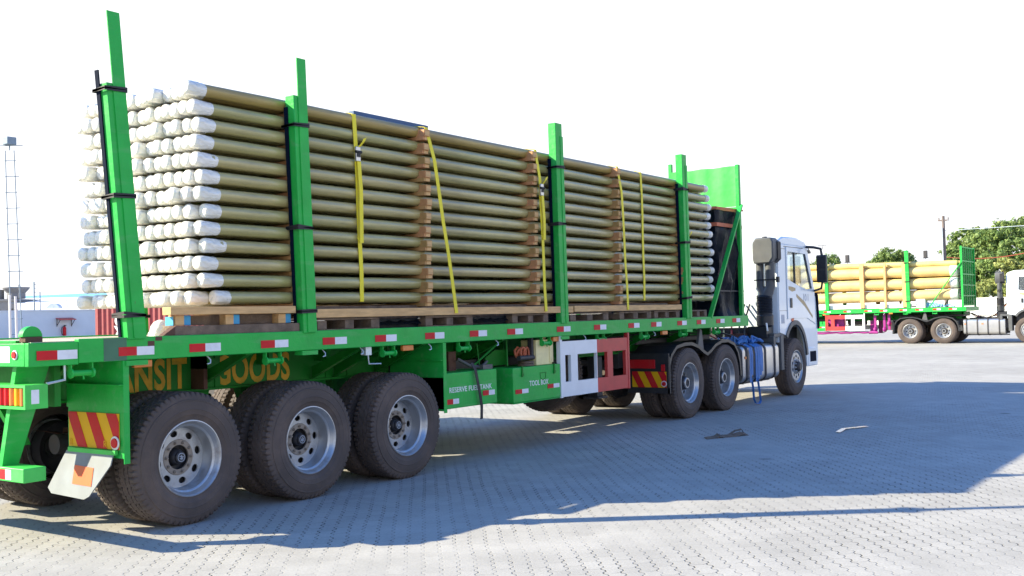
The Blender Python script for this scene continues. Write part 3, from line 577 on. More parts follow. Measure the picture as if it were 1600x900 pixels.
    if not far:
        y1 = 1.36; nb = 12; m = MB()
        for j in range(nb+1):      # slightly buckled sheet
            y = y0+0.06+(y1-y0-0.12)*j/nb; dx = 0.010*math.sin(j*1.9)
            for z in (3.34, 3.68, 4.02+0.006*math.sin(j*1.3)): m.v.append((11.18+dx, y, z)); 
            for z in (3.34, 3.68, 4.02+0.006*math.sin(j*1.3)): m.v.append((11.19+dx, y, z))
        for j in range(nb):
            a = j*6; b_ = a+6
            for q in (0, 1): m.f += [(a+q, a+q+1, b_+q+1, b_+q), (a+3+q, b_+3+q, b_+4+q, a+4+q)]
            m.f += [(a, b_, b_+3, a+3), (a+2, a+5, b_+5, b_+2)]
        m.build('headboard_sheet', 'green_light', root, smooth=60)
        MB().box(11.18, 11.24, 1.27, 1.33, 3.3, 4.17).build('headboard_prop', G, root, bevel=0.003)
        MB().box(11.19, 11.23, y0+0.06, 2.41, 3.27, 3.33).build('headboard_bar', G, root, smooth=0)
    else:
        m = MB()
        for z in (1.55, 1.95, 2.4, 2.85, 3.4, 3.97): m.box(11.18, 11.23, y0+0.06, y1-0.06, z, z+0.05)
        for k in range(1, 6): yy = y0+0.06+(y1-y0-0.12)*k/6; m.box(11.185, 11.225, yy-0.025, yy+0.025, 1.55, 4.0)
        m.build('headboard_grid', G, root, smooth=0)
        MB().box(11.16, 11.168, 0.09, 2.41, 1.55, 4.0).build('headboard_panel', 'green_dark', root, smooth=0)

trailer = thing('semi_trailer', 'green flatbed trailer in the foreground stacked with olive poles, TRANSIT GOODS on its beam', 'trailer', group='green flatbed trailers')
make_trailer(trailer)
FAR = dict(loc=(40.9, 14.15, 0), rz=R_(-90))
trailer2 = thing('semi_trailer', 'distant green flatbed trailer carrying thick yellow poles, with a barred headboard', 'trailer', group='green flatbed trailers', **FAR)
make_trailer(trailer2, True)

# ------------------------------------------------------------------ tractor
def make_tractor(root, far=False):
    for y in (0.80, 1.62): MB().box(8.3, 14.4, y, y+0.08, 0.78, 1.02).build('frame_rail', 'darkmetal', root, bevel=0.004)
    MB().box(8.3, 14.3, 0.88, 1.62, 0.82, 0.9).build('frame_deck', 'darkmetal', root, smooth=0)
    MB().prism([(8.9, 1.03), (10.6, 1.03), (10.4, 1.11), (9.0, 1.11)], XZ, 0.85, 1.65).build('fifth_wheel', 'darkmetal', root)
    for x in (9.076, 10.43):
        duals(root, x, 'drive')
        MB().cyl((x, 0.3, 0.527), (x, 2.2, 0.527), 0.10, 0.10, 16).lathe([(0.001,-0.2),(0.2,-0.15),(0.26,0),(0.2,0.15),(0.001,0.2)], (x, 1.25, 0.527), 20).build('axle', 'darkmetal', root)
    wheel(root, 13.67, 0.03, 1, 'front'); wheel(root, 13.67, 2.47, -1, 'front')
    MB().cyl((13.67, 0.3, 0.48), (13.67, 2.2, 0.48), 0.06, 0.06, 12).build('axle', 'darkmetal', root)
    # black mudguards over both rear axles
    for (ya, yb) in ((0.03, 0.66), (1.84, 2.47)):
        m = MB(); pr = []
        pts = [(8.38, 0.50), (8.40, 0.80), (8.50, 0.98), (8.68, 1.10), (8.95, 1.135), (9.20, 1.135), (9.45, 1.08), (9.62, 1.00), (9.75, 0.955), (9.88, 1.00), (10.05, 1.08), (10.30, 1.135), (10.55, 1.135), (10.80, 1.07), (10.95, 0.93), (11.03, 0.75), (11.05, 0.52)]
        n = len(pts); ins = []
        for i, (x, z) in enumerate(pts):
            dx = pts[min(i+1, n-1)][0]-pts[max(i-1, 0)][0]; dz = pts[min(i+1, n-1)][1]-pts[max(i-1, 0)][1]; l = math.hypot(dx, dz); ins.append((x+dz/l*0.012, z-dx/l*0.012))
        for i in range(n-1):
            m.hexa([(ins[i][0], ya, ins[i][1]), (ins[i+1][0], ya, ins[i+1][1]), (ins[i+1][0], yb, ins[i+1][1]), (ins[i][0], yb, ins[i][1]), (pts[i][0], ya, pts[i][1]), (pts[i+1][0], ya, pts[i+1][1]), (pts[i+1][0], yb, pts[i+1][1]), (pts[i][0], yb, pts[i][1])])
        lip = [(x, z) for x, z in pts]; lip2 = [(x+(ix-x)*4, z+(iz-z)*4) for (x, z), (ix, iz) in zip(pts, ins)]
        yy = ya if ya < 1 else yb
        for i in range(n-1): m.hexa([(lip2[i][0], yy-0.006, lip2[i][1]), (lip2[i+1][0], yy-0.006, lip2[i+1][1]), (lip2[i+1][0], yy+0.006, lip2[i+1][1]), (lip2[i][0], yy+0.006, lip2[i][1]), (lip[i][0], yy-0.006, lip[i][1]), (lip[i+1][0], yy-0.006, lip[i+1][1]), (lip[i+1][0], yy+0.006, lip[i+1][1]), (lip[i][0], yy+0.006, lip[i][1])])
        m.build('mudguard', 'blackplastic', root, smooth=50)
    MB().prism([(9.55, 1.0), (9.78, 0.97), (9.72, 1.30), (9.66, 1.33)], XZ, 0.10, 0.14).build('guard_bracket', 'greyplastic', root)
    # rear lamps, warning board, flap skirt
    chevron(root, 8.352, 0.60, 0.04, 0.505, 0.735, 'red and yellow striped warning board')
    round_reflector(root, 8.346, 0.075, 0.56, 0.045)
    MB().box(8.345, 8.40, 0.22, 0.66, 0.78, 0.91).build('tail_lamp', 'refl_red', root, bevel=0.006)
    MB().box(8.342, 8.40, 0.06, 0.12, 0.74, 0.84).build('side_lamp', 'refl_red', root, bevel=0.006)
    MB().box(8.362, 8.38, 0.0, 0.68, 0.42, 1.0).box(8.352, 8.362, 0.0, 0.68, 0.42, 0.50).box(8.352, 8.41, 0.0, 0.02, 0.42, 0.95).build('mud_flap', 'blackplastic', root, smooth=0)
    # fuel tank
    def rr(cy, cz, hw, hh, r, n=6):
        p = []
        for sx, sz, a0 in ((1, 1, 0), (-1, 1, 90), (-1, -1, 180), (1, -1, 270)):
            for i in range(n+1): a = R_(a0+90*i/n); p.append((cy+sx*(hw-r)+r*math.cos(a), cz+sz*(hh-r)+r*math.sin(a)))
        return p
    o = MB().prism(rr(0.36, 0.69, 0.31, 0.31, 0.11), YZ, 11.20, 12.80).build('fuel_tank', 'aluminium', root, bevel=0.02)
    for x in (11.30, 11.72, 12.12, 12.55): MB().plate(rr(0.36, 0.69, 0.325, 0.325, 0.12), [rr(0.36, 0.69, 0.311, 0.311, 0.11)], YZ, x, x+0.05).box(x, x+0.05, 0.3, 0.42, 0.32, 0.37).build('tank_band', 'darkmetal', o, smooth=30)
    MB().box(11.25, 12.9, 0.28, 0.44, 0.33, 0.37).build('tank_bracket', 'darkmetal', root)
    for x in (11.24, 11.9): MB().box(x, x+0.08, 0.035, 0.05, 0.78, 0.82).build('side_marker', 'amber', o)
    # cab shell: side panels with window openings
    arch = [(13.66+0.57*math.cos(a), 0.62+0.70*math.sin(a)) for a in [R_(135-i*130/14) for i in range(15)]]
    side = [(12.90, 1.18), (13.20, 1.12)] + arch + [(14.25, 0.50), (14.80, 0.50), (14.86, 0.62), (14.88, 1.20), (14.84, 1.70), (14.78, 1.98), (14.44, 2.68), (14.20, 2.78), (12.90, 2.78)]
    win = [(13.33, 2.15), (13.36, 2.66), (14.30, 2.64), (14.62, 1.98), (14.30, 1.97), (13.90, 2.03)]
    for y in (0.055, 2.405):
        o = MB().plate(side, [win], XZ, y, y+0.04).build('cab_side', 'cabwhite', root, bevel=0.004, label=None)
        MB().plate([(13.345, 2.16), (13.37, 2.645), (14.29, 2.63), (14.60, 1.99), (14.30, 1.985), (13.90, 2.045)], [], XZ, y+0.017, y+0.022).build('side_window', 'glass', o, smooth=0)
        MB().box(13.72, 13.76, y-0.003, y+0.03, 2.06, 2.65).build('window_divider', 'blackplastic', o)
        MB().prism([(14.30, 2.64), (14.38, 2.66), (14.80, 1.85), (14.70, 1.80), (14.62, 1.98)], XZ, y-0.004, y+0.036).build('window_pillar', 'blackplastic', o)
        yo = y-0.012 if y < 1 else y+0.04
        # door panel standing a little proud, bounded by its shut lines
        d = MB().plate([(13.29, 1.42), (13.30, 2.74), (14.42, 2.70), (14.74, 1.96), (14.76, 1.30), (14.30, 1.42)], [win], XZ, yo, yo+0.012).build('door', 'cabwhite', root, bevel=0.003)
        yh = yo-0.018 if y < 1 else yo+0.012
        MB().box(13.42, 13.50, yh, yh+0.018, 1.62, 1.80).build('door_handle', 'blackplastic', d, bevel=0.004)
        ym = yo-0.002 if y < 1 else yo+0.013
        def sw(x0_, z0_, w_, h_): return [(x0_, z0_), (x0_+w_*0.5, z0_-h_*0.35), (x0_+w_, z0_-h_), (x0_+w_, z0_-h_-0.05), (x0_+w_*0.5, z0_-h_*0.35-0.09), (x0_, z0_-0.06)]
        MB().prism(sw(13.75, 1.88, 0.85, 0.42), XZ, ym, ym+0.0015).build('swoosh_decal', 'gold', d, smooth=0)
        MB().prism(sw(13.36, 2.02, 0.35, 0.03), XZ, ym, ym+0.0015).build('swoosh_decal', 'gold', d, smooth=0)
        MB().box(14.12, 14.15, ym, ym+0.0015, 1.74, 1.88).plate(ell(14.24, 1.81, 0.05, 0.07, 16), [ell(14.24, 1.81, 0.025, 0.045, 16)], XZ, ym, ym+0.0015).box(14.36, 14.39, ym, ym+0.0015, 1.74, 1.88).build('door_letters', 'greydecal', d, smooth=0)
        MB().plate([(13.66+0.64*math.cos(a), 0.62+0.77*math.sin(a)) for a in [R_(140-i*132/16) for i in range(17)]] + [(13.66+0.56*math.cos(a), 0.62+0.69*math.sin(a)) for a in [R_(8+i*132/16) for i in range(17)]], [], XZ, y-0.02 if y < 1 else y+0.03, y+0.01 if y < 1 else y+0.06).build('wheel_arch', 'greyplastic', root)
        MB().box(13.48, 13.60, y-0.012, y+0.05, 1.37, 1.44).build('side_indicator', 'orange', root, bevel=0.008)
        ys0, ys1 = (y-0.0015, y+0.002) if y < 1 else (y+0.038, y+0.0415)
        MB().box(13.262, 13.270, ys0, ys1, 1.40, 2.74).box(12.90, 14.30, ys0, ys1, 1.568, 1.574).box(12.92, 13.262, ys0, ys1, 2.70, 2.708).build('panel_seam', 'greyplastic', o, smooth=0)
        MB().box(12.98, 13.14, y-0.002, y+0.044, 1.34, 1.50).build('vent_grille', 'greydecal', root, smooth=0)
        MB().box(14.30, 14.82, y-0.008, y+0.05, 0.50, 0.86).build('bumper_corner', 'cabwhite', root, bevel=0.02)
        MB().box(14.40, 14.74, y-0.012, y+0.02, 0.58, 0.78).build('entry_step', 'bluepaint', root, bevel=0.006)
        MB().prism([(14.89, 1.20), (14.94, 1.25), (14.90, 1.85), (14.84, 1.90)], XZ, y-0.03, y+0.05).build('air_deflector', 'bluepaint', root, smooth=0)
    MB().box(12.88, 12.90, 0.07, 2.43, 1.0, 2.78).build('cab_back', 'cabwhite', root, bevel=0.01)
    MB().prism([(12.88, 2.775), (12.96, 2.86), (13.18, 2.93), (13.9, 2.945), (14.35, 2.88), (14.60, 2.74), (14.44, 2.69), (14.20, 2.76)], XZ, 0.065, 2.435).build('roof', 'cabwhite', root, bevel=0.03)
    MB().prism([(14.34, 2.86), (14.60, 2.80), (14.78, 2.70), (14.76, 2.67), (14.56, 2.75)], XZ, 0.10, 2.40).build('sun_visor', 'blackplastic', root)
    MB().box(13.2, 14.2, 0.052, 0.062, 2.742, 2.752).build('roof_seam', 'blackplastic', root)
    MB().prism([(14.80, 0.50), (14.88, 0.60), (14.92, 1.20), (14.88, 1.70), (14.80, 1.95), (14.76, 1.95), (14.80, 1.2), (14.76, 0.5)], XZ, 0.096, 2.404).build('front_panel', 'cabwhite', root)
    MB().hexa([(14.775, 0.10, 1.955), (14.785, 0.10, 1.955), (14.785, 2.40, 1.955), (14.775, 2.40, 1.955), (14.44, 0.10, 2.70), (14.45, 0.10, 2.70), (14.45, 2.40, 2.70), (14.44, 2.40, 2.70)]).build('windscreen', 'glass', root, smooth=0)
    MB().box(12.92, 14.75, 0.1, 2.4, 1.30, 1.36).box(14.3, 14.74, 0.1, 2.4, 1.36, 1.92).box(12.905, 12.93, 0.1, 2.4, 1.36, 2.74).build('interior_trim', 'blackplastic', root, smooth=0)
    for y in (0.35, 1.6): MB().box(13.35, 13.85, y, y+0.5, 1.4, 1.75).hexa([(13.3,y,1.75),(13.45,y,1.75),(13.45,y+0.5,1.75),(13.3,y+0.5,1.75),(13.15,y,2.45),(13.28,y,2.45),(13.28,y+0.5,2.45),(13.15,y+0.5,2.45)]).build('seat', 'greyplastic', root, bevel=0.03)
    MB().lathe([(0.001, 0), (0.235, 0), (0.235, 0.03), (0.001, 0.03)], (14.15, 0.60, 2.02), 24, 'z').build('steering_wheel', 'rubber', root)
    MB().box(13.2, 14.28, 0.25, 2.25, 0.9, 1.25).build('wheel_well', 'blackplastic', root, smooth=0)
    MB().box(12.98, 14.1, 0.62, 1.88, 0.7, 1.29).build('engine', 'darkmetal', root, bevel=0.02)
    # grey corner frame behind the front wheel
    MB().box(12.92, 13.06, 0.05, 0.42, 0.50, 1.13).box(12.62, 13.06, 0.06, 0.42, 1.10, 1.17).box(12.60, 12.70, 0.06, 0.4, 0.95, 1.12).build('step_frame', 'greyplastic', root, bevel=0.01)
    MB().box(12.72, 12.92, 0.20, 0.45, 0.62, 0.95).box(12.66, 12.88, 0.45, 0.6, 0.4, 1.05).build('battery_box', 'darkmetal', root, bevel=0.01)
    # intake snorkel
    xs = 12.62
    o = MB().prism([(0.02, 2.88), (-0.02, 2.80), (-0.02, 2.52), (0.05, 2.42), (0.35, 2.42), (0.37, 2.52), (0.37, 2.80), (0.31, 2.88)], YZ, xs-0.14, xs+0.16).build('intake_snorkel', 'greyplastic', root, bevel=0.025)
    MB().prism([(0.04, 2.86), (-0.04, 2.80), (-0.04, 2.50), (0.04, 2.43)], YZ, xs+0.05, xs+0.20).build('snorkel_grille', 'rubber', o)
    MB().cyl((xs, 0.18, 2.88), (xs, 0.18, 2.905), 0.05, 0.04, 12).build('snorkel_cap', 'rubber', o)
    MB().tube([(xs, 0.29, 2.45), (xs, 0.29, 2.02), (xs, 0.23, 1.92), (xs, 0.20, 1.84)], [0.068, 0.068, 0.085, 0.11], 14).tube([(xs, 0.10, 2.45), (xs, 0.10, 2.02), (xs, 0.14, 1.92), (xs, 0.19, 1.84)], [0.085, 0.085, 0.095, 0.11], 14).build('intake_pipe', 'greyplastic', o)
    MB().ribbon([(xs-0.09, -0.02, 2.13), (xs-0.09, 0.37, 2.13), (xs+0.09, 0.37, 2.13), (xs+0.09, -0.02, 2.13), (xs-0.09, -0.02, 2.13)], (0,0,1), 0.02, 0.006).box(xs-0.04, xs+0.04, -0.06, -0.02, 2.08, 2.18).build('pipe_clamp', 'rubber', o)
    prof = [(0.125, 1.86)]
    for k in range(11): prof += [(0.145, 1.83-k*0.028), (0.132, 1.816-k*0.028)]
    prof += [(0.14, 1.50)]
    MB().lathe(prof, (xs, 0.22, 0), 24, 'z').build('intake_bellows', 'rubber', o)
    MB().lathe([(0.14, 1.50), (0.15, 1.49), (0.15, 1.32), (0.10, 1.28), (0.001, 1.28)], (xs, 0.22, 0), 24, 'z').box(xs-0.12, xs+0.2, 0.15, 0.5, 1.10, 1.30).build('air_filter', 'blackplastic', o)
    MB().tube([(xs-0.14, 0.14, 1.36), (xs-0.15, 0.12, 1.22)], 0.016, 8).build('filter_latch', 'galv', o)
    # mirrors
    for s, y in ((-1, 0.05), (1, 2.45)):
        o = MB().box(14.50, 14.58, y+s*0.24-0.10, y+s*0.24+0.10, 2.09, 2.62).build('mirror', 'blackplastic', root, bevel=0.02)
        MB().box(14.493, 14.50, y+s*0.24-0.08, y+s*0.24+0.08, 2.36, 2.59).box(14.493, 14.50, y+s*0.24-0.08, y+s*0.24+0.08, 2.12, 2.32).build('mirror_glass', 'greydecal' if s > 0 else 'rubber', o, smooth=0)
        MB().tube([(14.36, y, 2.78), (14.44, y+s*0.12, 2.77), (14.55, y+s*0.22, 2.74), (14.55, y+s*0.24, 2.62)], 0.026, 8).build('mirror_arm', 'blackplastic', o)
        MB().tube([(14.55, y+s*0.24, 2.12), (14.58, y+s*0.2, 1.98), (14.74, y+s*0.0, 1.94)], 0.022, 8).build('mirror_arm', 'blackplastic', o)
    MB().tube([(14.6, -0.18, 2.72), (14.62, -0.2, 2.80)], 0.006, 6).tube([(14.52, -0.30, 2.795), (14.72, -0.06, 2.815)], 0.005, 6).build('mirror_aerial', 'rubber', root)
    MB().tube([(13.4, 2.0, 2.94), (13.38, 2.0, 4.0)], [0.006, 0.003], 6).cyl((13.38, 2.0, 3.98), (13.38, 2.0, 4.03), 0.015, 0.015, 8).build('aerial', 'galv', root)
    # hoses between cab and trailer
    for k, (c_, yy) in enumerate((('rubber', 0.7), ('red', 0.85), ('yellowpoly', 1.0), ('rubber', 0.6))):
        MB().tube([(11.35, yy, 1.25), (11.6, yy-0.15, 1.08+0.03*k), (12.0, yy-0.2, 1.04), (12.3, yy-0.12, 1.12), (12.55, yy-0.02, 1.40), (12.86, yy, 1.7)], 0.016, 8).build('air_hose', c_, root)
    m = MB(); pts = []
    for i in range(120): a = i*0.6; pts.append((11.7+i*0.0075, 0.55+0.04*math.cos(a), 1.14+0.04*math.sin(a)))
    m.tube(pts, 0.010, 6).build('coiled_hose', 'rust', root)
    MB().box(11.35, 12.3, 0.62, 1.6, 1.02, 1.05).box(12.4, 12.85, 0.55, 1.9, 1.02, 1.28).build('catwalk', 'darkmetal', root, smooth=0)
tractor = thing('tractor_truck', 'white tractor truck with black intake snorkel pulling the foreground trailer', 'truck', group='white tractor trucks')
make_tractor(tractor)
tractor2 = thing('tractor_truck', 'distant sunlit white tractor truck cut off by the right edge of the photo', 'truck', group='white tractor trucks', **FAR)
make_tractor(tractor2, True)

# ------------------------------------------------------------------ the load: poles
L0, L1 = 0.0, 10.0
def pole_mesh(mt, seed):
    rnd = random.Random(seed); m = MB(); pts = []; rad = []
    for i in range(13): pts.append((L0+0.02+(L1-0.04)*i/12, rnd.uniform(-0.002, 0.002), rnd.uniform(-0.002, 0.002))); rad.append(0.0535+rnd.uniform(-0.0015, 0.0015))
    return m.tube(pts, rad, 20).mesh('pole', mt, 50)
def wrap_mesh(seed, x0, d, ln):
    rnd = random.Random(seed); seg = 24; m = MB()
    prof = [(0.002, -0.008), (0.030, -0.012), (0.052, -0.007), (0.0600, 0.003), (0.0625, 0.02), (0.0620, 0.05), (0.0600, 0.075), (0.0605, 0.10), (0.0560, ln-0.04), (0.0575, ln-0.02), (0.0545, ln)]
    ph = [rnd.uniform(0, 6.28) for _ in range(4)]
    def fn(k, i):
        a = 2*math.pi*k/seg; q = min(1, prof[i][0]/0.05)
        return q*(0.0012*math.sin(2*a+ph[0]+i*.6)+0.0011*math.sin(5*a+ph[1]-i*1.3)+0.0009*math.sin(9*a+ph[2]+i*2))
    m.lathe([(r, d*h) for r, h in prof], (x0, 0, 0), seg, 'x', fn)
    return m.mesh('plastic_wrap', 'wrap', 60)
PM = [pole_mesh('pole', s) for s in range(4)]; PT = [pole_mesh('poletan', s+10) for s in range(2)]
WR = [wrap_mesh(s, L0, 1, 0.15+0.014*s) for s in range(5)]; WF = [wrap_mesh(s+20, L1, -1, 0.13) for s in range(4)]
NR, NC, PITCH, ZB = 13, 14, 0.1442, 1.812
ORD = ['first', 'second', 'third', 'fourth', 'fifth', 'sixth', 'seventh', 'eighth', 'ninth', 'tenth', 'eleventh', 'twelfth', 'thirteenth', 'fourteenth']
random.seed(11)
for r in range(NR):
    for c in range(NC):
        top = NR-1-r
        y = 0.158+c*0.1145+random.uniform(-0.003, 0.003); z = ZB+r*PITCH + (random.uniform(-0.002, 0.004))
        x = 0.19 + random.uniform(-0.022, 0.022) - (0.05 if c > 0 and random.random() < 0.2 else 0) + (0.10 if r == 0 else 0)*(c == 0) - 0.004*c
        x += [0.05, 0.03, 0.02, 0.06, 0.03, 0.07, 0.04, 0.05, 0.02, 0.0, 0.02, -0.03, -0.06][r] if c == 0 else 0
        me = random.choice(PT) if (r == NR-1) else random.choice(PM)
        col_ = 'nearest column' if c == 0 else 'farthest column' if c == NC-1 else ORD[c]+' column from the near side'
        row_ = 'top row' if top == 0 else 'bottom row' if r == 0 else ORD[top]+' row from the top'
        lab = ('tan' if r == NR-1 else 'olive')+' pole, '+row_+', '+col_
        p = link('utility_pole', me, None); p.location = (x, y, z); p.rotation_euler = (0, 0, random.uniform(-0.0004, 0.0004))
        tag(p, lab, 'pole', 'olive poles stacked on the near trailer')
        link('plastic_wrap', WR[(r*3+c*2+random.randrange(2)) % 5], p); link('plastic_wrap', WF[(r+c) % 4], p)

# timber spacers with end chocks between the rows
STN = [1.26, 3.04, 5.05, 7.08, 9.02]
SLAB = ['rearmost pile behind the second green stake', 'pile beside the second yellow strap', 'pile beside the third yellow strap', 'pile beside the fourth yellow strap', 'foremost pile behind the fourth green stake']
def spacer_parts():
    a = MB().box(-0.05, 0.05, 0.0, 1.78, -0.0185, 0.0175).mesh('timber_spacer', 'spacer', 0)
    pr = [(0.055, 0.0185), (0.0, 0.0185), (0.0, 0.090), (0.045, 0.090), (0.060, 0.070)]
    r = 0.058; cy, cz = 0.158-0.06, 0.0175+0.0535
    poly = [(0.0, 0.019), (0.13-0.06, 0.019)]
    poly = [(-0.015, 0.0185), (0.105, 0.0185)] + [(0.128-r*math.cos(a_), 0.073-r*math.sin(a_)) for a_ in [R_(75-i*15) for i in range(7)]] + [(0.066, 0.088), (-0.015, 0.088)]
    b = MB().prism(poly, YZ, -0.045, 0.045).mesh('chock', 'spacer', 0)
    c = MB().box(-0.036, 0.036, -0.019, -0.016, 0.026, 0.080).box(-0.02, 0.045, -0.002, 0.001, -0.0165, 0.0155).mesh('end_grain', 'timber', 0)
    return a, b, c
SA, SB, SC = spacer_parts()
random.seed(5)
for k, xs in enumerate(STN):
    for r in range(NR):
        z = ZB+r*PITCH-0.0535-0.0185
        s = link('timber_spacer', SA); s.location = (xs+random.uniform(-0.012, 0.012), 0.035+random.uniform(-0.008, 0.008), z)
        top = NR-1-r
        tag(s, ('topmost' if top == 0 else 'lowest' if r == 0 else ORD[top]+' from the top')+' orange timber spacer, '+SLAB[k], 'timber spacer', 'timber spacers between the pole rows')
        ch = link('chock', SB, s); ch.location = (0, 0, 0)
        e = link('end_grain', SC, s); 

# bearers, pallets and boards under the poles
def timber(name, lab, x0, x1, y0, y1, z0, z1, m='timber', cat='timber beam', grp=None, bev=0.004):
    o = MB().box(0, x1-x0, 0, y1-y0, 0, z1-z0).build(name, m, bevel=bev, loc=(x0, y0, z0)); return tag(o, lab, cat, grp)
timber('timber_bearer', 'long pale bearer from the second to the third green stake', 1.36, 5.16, -0.02, 0.07, 1.625, 1.705)
timber('timber_bearer', 'short pale bearer tight behind the third green stake', 5.17, 5.78, -0.01, 0.07, 1.622, 1.700)
timber('timber_bearer', 'pale bearer from the third to the fourth green stake', 5.80, 8.80, -0.02, 0.07, 1.630, 1.705)
for y in (0.85, 1.6): timber('timber_bearer', 'inner pale bearer hidden in the middle of the load' if y < 1 else 'far side pale bearer under the load', 1.36, 8.8, y, y+0.09, 1.625, 1.705)
timber('timber_board', 'brown board lying behind the long pale bearer', 1.55, 8.7, 0.16, 0.26, 1.60, 1.735, 'oldwood', 'board')
timber('timber_plank', 'sunlit pale plank under the rear ends of the poles', -0.18, 1.14, 0.0, 0.11, 1.672, 1.735, 'timber', 'plank')
def pallet(x0, x1, lab, blue=False, z0=1.499, z1=1.62):
    t = thing('pallet', lab, 'pallet', (x0, 0.02, z0), group='old timber pallets on the deck'); H = z1-z0; W = x1-x0
    for i in range(3): MB().box(W*i/2*0.86, W*i/2*0.86+W*0.14, 0, 1.6, 0.022, H-0.022).build('stringer', 'oldwood', t, bevel=0.003)
    for i in range(5): y = i*0.37; MB().box(0, W, y, y+0.10, H-0.02, H).build('top_board', 'oldwood', t, bevel=0.002)
    for y in (0.0, 0.75, 1.5): MB().box(0, W, y, y+0.1, 0, 0.02).build('bottom_board', 'oldwood', t, smooth=0)
    return t
PL = [(1.42, 2.25, 'weathered pallet just ahead of the second green stake'), (2.95, 3.75, 'dark weathered pallet under the second yellow strap'), (4.5, 5.25, 'weathered pallet under the third yellow strap'), (5.75, 6.7, 'weathered pallet just ahead of the third green stake'), (7.0, 7.9, 'weathered pallet under the fourth yellow strap'), (8.0, 8.8, 'weathered pallet just behind the fourth green stake'), (9.15, 9.75, 'weathered pallet just ahead of the fourth green stake')]
for a, b_, l in PL: pallet(a, b_, l)
t = thing('pallet', 'sunlit pallet with blue painted block ends under the rear planks', 'pallet', (-0.13, 0.02, 1.499), group='old timber pallets on the deck')
MB().box(0, 1.33, 0, 0.13, 0.0, 0.085).build('base_board', 'oldwood', t, bevel=0.004)
MB().box(0.10, 1.32, 0.10, 0.13, 0.087, 0.170).build('middle_board', 'oldwood', t, bevel=0.003)
for x in (0.02, 0.52, 1.10):
    MB().box(x, x+0.085, 0.02, 0.11, 0.087, 0.171).build('block', 'timber', t, bevel=0.003)
    MB().box(x+0.087, x+0.16, 0.035, 0.11, 0.088, 0.170).build('blue_block', 'bluetag', t, bevel=0.003)
MB().box(-0.002, 0.0, 0.02, 0.12, 0.09, 0.16).build('blue_block_end', 'bluetag', t, smooth=0)
o = MB().lathe([(0.085, 0.0), (0.084, 0.03), (0.075, 0.07), (0.055, 0.10), (0.028, 0.118), (0.001, 0.123)], (0, 0, 0), 24, 'z').lathe([(0.085, 0.0), (0.098, 0.0), (0.098, 0.006), (0.085, 0.008)], (0, 0, 0), 24, 'z').build('helmet', 'wrap', loc=(-0.06, 0.30, 1.52)); o.rotation_euler = (0.25, -0.35, 0.3)
tag(o, 'small white domed helmet lying on the deck behind the rear pallet', 'helmet')
o = MB().prism([(0, 0), (0.13, 0), (0.13, 0.08)], XZ, 0, 0.06).build('wood_wedge', 'rust', loc=(-0.26, 0.02, 1.50), smooth=0); tag(o, 'small dark brown wedge between the white helmet and the pallet', 'wedge')
random.seed(3)
for i, (x0, x1, lab) in enumerate(((2.28, 2.92, 'black plastic film bunched between the pallets ahead of the second stake'), (3.78, 4.48, 'black plastic film between pallets under the third yellow strap'), (5.27, 5.73, 'black plastic film beneath the third green stake'))):
    m = MB(); n = 12
    for a in range(n+1):
        for b2 in range(4): m.v.append(((x1-x0)*a/n, 0.05+0.06*b2, 0.008+0.085*math.sin(math.pi*(b2+0.5)/4)+random.uniform(-0.012, 0.012)))
    for a in range(n):
        for b2 in range(3): m.f.append((a*4+b2, a*4+b2+1, a*4+b2+5, a*4+b2+4))
    m.box(0, x1-x0, 0.10, 0.8, 0.0, 0.10)
    tag(m.build('plastic_film', 'tarp', loc=(x0, 0, 1.50)), lab, 'plastic film')

# yellow straps
def strap(name, lab, xt, xb, zb, wrap_y, buckle=None, tail=None, ncol=True):
    TOP = ZB+(NR-1)*PITCH+0.062
    t_ = [(xt, 1.76, 1.70), (xt, 1.765, TOP-0.02), (xt, 1.72, TOP+0.006), (xt, 0.95, TOP+0.010), (xt, 0.17, TOP+0.006), (xt+0.0, 0.105 if wrap_y > 0 else 0.05, TOP-0.015)]
    n = 6
    for i in range(1, n+1): f = i/n; ys = 0.093 if wrap_y > 0 else -0.002; t_.append((xt+(xb-xt)*f+0.004*math.sin(i*2.3+xt), ys+(wrap_y-ys)*f+0.004*math.sin(i*2+xt), (TOP-0.04)+(zb-TOP+0.04)*f))
    t_.append((xb, wrap_y+0.08, zb-0.01)); t_.append((xb, 0.5, zb-0.008))
    o = MB().ribbon(t_, (1, 0, 0), 0.052, 0.004).build(name, 'strap', smooth=0); tag(o, lab, 'strap', 'yellow lashing straps round the poles')
    if buckle:
        f = (TOP-0.04-buckle)/(TOP-0.04-zb); bx = xt+(xb-xt)*f; by = (0.093 if wrap_y > 0 else -0.002)+(wrap_y-(0.093 if wrap_y > 0 else -0.002))*f
        MB().box(bx-0.032, bx+0.032, by-0.03, by-0.006, buckle-0.07, buckle+0.07).build('buckle', 'aluminium', o, bevel=0.004)
        MB().cyl((bx-0.04, by-0.03, buckle+0.02), (bx+0.04, by-0.03, buckle+0.02), 0.014).box(bx-0.022, bx+0.022, by-0.036, by-0.03, buckle-0.03, buckle+0.03).build('buckle_spool', 'rubber', o)
        MB().ribbon([(bx+0.01, by-0.02, buckle+0.06), (bx+0.05, by-0.05, buckle+0.12), (bx+0.075, by-0.05, buckle+0.16)], (1, 0, 0.4), 0.045, 0.004).ribbon([(bx+0.012, by-0.02, buckle-0.05), (bx+0.025, by-0.03, buckle-0.35), (bx+0.02, by-0.03, buckle-(tail or 0.8)), (bx-0.005, by-0.015, buckle-(tail or 0.8)+0.05)], (1, 0, 0), 0.050, 0.004).build('loose_end', 'strap', o, smooth=0)
strap('lashing_strap', 'yellow strap with a hanging buckle, nearest the rear end of the poles', 2.04, 2.10, 1.775, 0.10, 3.20, 0.86)
